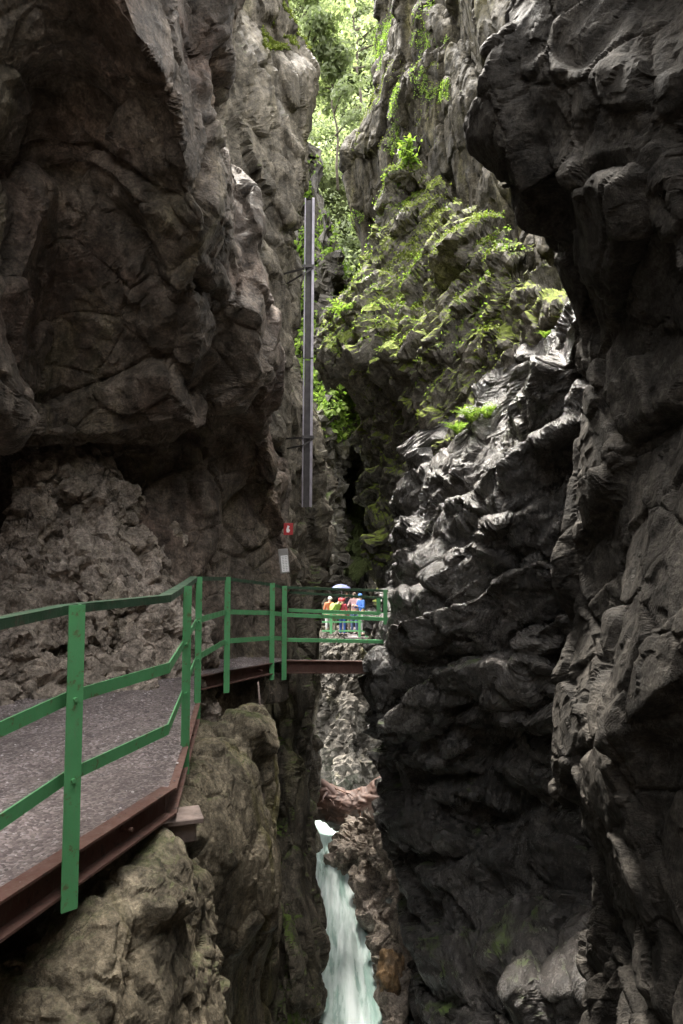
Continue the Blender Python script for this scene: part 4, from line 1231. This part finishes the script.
# ------------------------------------------------------------------ driftwood jam
M['drift'] = simple_mat('wet_wood', (.055, .026, .017), .7, 0, .6, 5, .7)
M['drift2'] = simple_mat('raw_wood', (.10, .05, .03), .8, 0, .5, 6, .6)
dc = P(347, 802, 20.2)
dw = empty('driftwood_stump', dc); tag(dw, 'torn reddish brown root stump jammed across the gorge above the water', 'driftwood')
def rootpts(plist, Y0, Y1):
    return [Vector(P(x, y, Y0 + (Y1 - Y0) * i / (len(plist) - 1))) for i, (x, y) in enumerate(plist)]
mb = MB()
base = [(314, 790), (324, 792), (336, 800), (350, 804), (364, 800), (381, 790)]
rows = []
for off, bulge in ((-14, .2), (-6, .55), (4, .75), (14, .6), (24, .25)):
    rows.append([(x, y + off * (1.0 if i < 3 else .7 + .1 * i) + (8 if off > 10 and i < 3 else 0), 20.6 - bulge - .1 * i) for i, (x, y) in enumerate(base)])
mb.bm.free()
stump = sheet('stump_shell', rows, M['drift'], 231, amp=(.05, .02, .004), scl=(.6, .26, .1), big=(.05, .6), px=.8, lin=.1, flow=(1, 1, 2.5))
for kx in ('kind',): del stump[kx]
stump.data.polygons.foreach_set('use_smooth', [True] * len(stump.data.polygons)); stump.name = 'trunk'; stump.parent = dw; stump.matrix_parent_inverse = Matrix.Translation(-Vector(dw.location))
sm = stump.modifiers.new('thick', 'SOLIDIFY'); sm.thickness = .12; sm.offset = -1
rr_ = np.random.default_rng(77)
for kx in range(26):
    x0, y0 = rr_.uniform(318, 372), rr_.uniform(786, 812)
    y0 += (x0 > 355) * -4
    pl = [(x0, y0)]
    dx, dy = rr_.uniform(-7, 5), rr_.uniform(2, 8)
    for q in range(3): pl.append((pl[-1][0] + dx * .7 + rr_.uniform(-2.5, 2.5), pl[-1][1] + dy * .6 + rr_.uniform(-2, 2)))
    r0 = rr_.uniform(.02, .06)
    mb = MB(); mb.tube(rootpts(pl, 20.0, 19.5 + rr_.uniform(-.2, .4)), [r0, r0 * .8, r0 * .55, r0 * .2], 7)
    mb.build('root', M['drift2'] if kx % 3 == 0 else M['drift'], dw, True)
for pl, r0 in (([(316, 780), (326, 786), (336, 796), (344, 804)], .11), ([(344, 803), (356, 803), (368, 797), (380, 789)], .10), ([(318, 800), (330, 806), (342, 816), (346, 822)], .12), ([(326, 816), (338, 820), (350, 814), (364, 808)], .13)):
    mb = MB(); mb.tube(rootpts(pl, 20.0, 19.9), [r0, r0 * 1.1, r0, r0 * .6], 9); mb.build('root', M['drift'], dw, True)


# ------------------------------------------------------------------ light, sky, camera
SUN_EL, SUN_AZ = R(70), R(-22)     # azimuth measured from +Y towards +X
w_ = bpy.data.worlds.new('World'); S.world = w_; w_.use_nodes = True
nt = w_.node_tree; nt.nodes.clear()
sky = nt.nodes.new('ShaderNodeTexSky'); sky.sky_type = 'NISHITA'; sky.sun_disc = False
sky.sun_elevation = SUN_EL; sky.sun_rotation = SUN_AZ; sky.air_density = 1.0; sky.dust_density = 3.0; sky.ozone_density = .6
bg = nt.nodes.new('ShaderNodeBackground'); bg.inputs['Strength'].default_value = .15
ow = nt.nodes.new('ShaderNodeOutputWorld')
hs = nt.nodes.new('ShaderNodeHueSaturation'); hs.inputs['Saturation'].default_value = .25; nt.links.new(sky.outputs[0], hs.inputs['Color'])
cm = nt.nodes.new('ShaderNodeMix'); cm.data_type = 'RGBA'; cm.blend_type = 'MULTIPLY'; cm.inputs['Factor'].default_value = 1
cm.inputs['B'].default_value = (1.0, .96, .88, 1); nt.links.new(hs.outputs[0], cm.inputs['A'])
nt.links.new(cm.outputs['Result'], bg.inputs['Color']); nt.links.new(bg.outputs[0], ow.inputs['Surface'])
sl = bpy.data.lights.new('Sun', 'SUN'); sl.energy = 1.4; sl.angle = R(14); sl.color = (1, .95, .87)
so = bpy.data.objects.new('Sun', sl); COL.objects.link(so)
dirv = Vector((math.sin(SUN_AZ) * math.cos(SUN_EL), math.cos(SUN_AZ) * math.cos(SUN_EL), math.sin(SUN_EL)))
so.rotation_euler = dirv.to_track_quat('Z', 'Y').to_euler()

cam = bpy.data.cameras.new('Camera'); co_ = bpy.data.objects.new('Camera', cam); COL.objects.link(co_)
cam.sensor_fit = 'VERTICAL'; cam.sensor_height = 36; cam.lens = 24; cam.clip_start = .05; cam.clip_end = 2000
co_.rotation_euler = (R(90) + TILT, 0, 0)
S.camera = co_
S.view_settings.view_transform = 'Standard'; S.view_settings.look = 'None'; S.view_settings.gamma = 1
S.view_settings.exposure = 3.8
S.cycles.max_bounces = 6; S.cycles.diffuse_bounces = 4
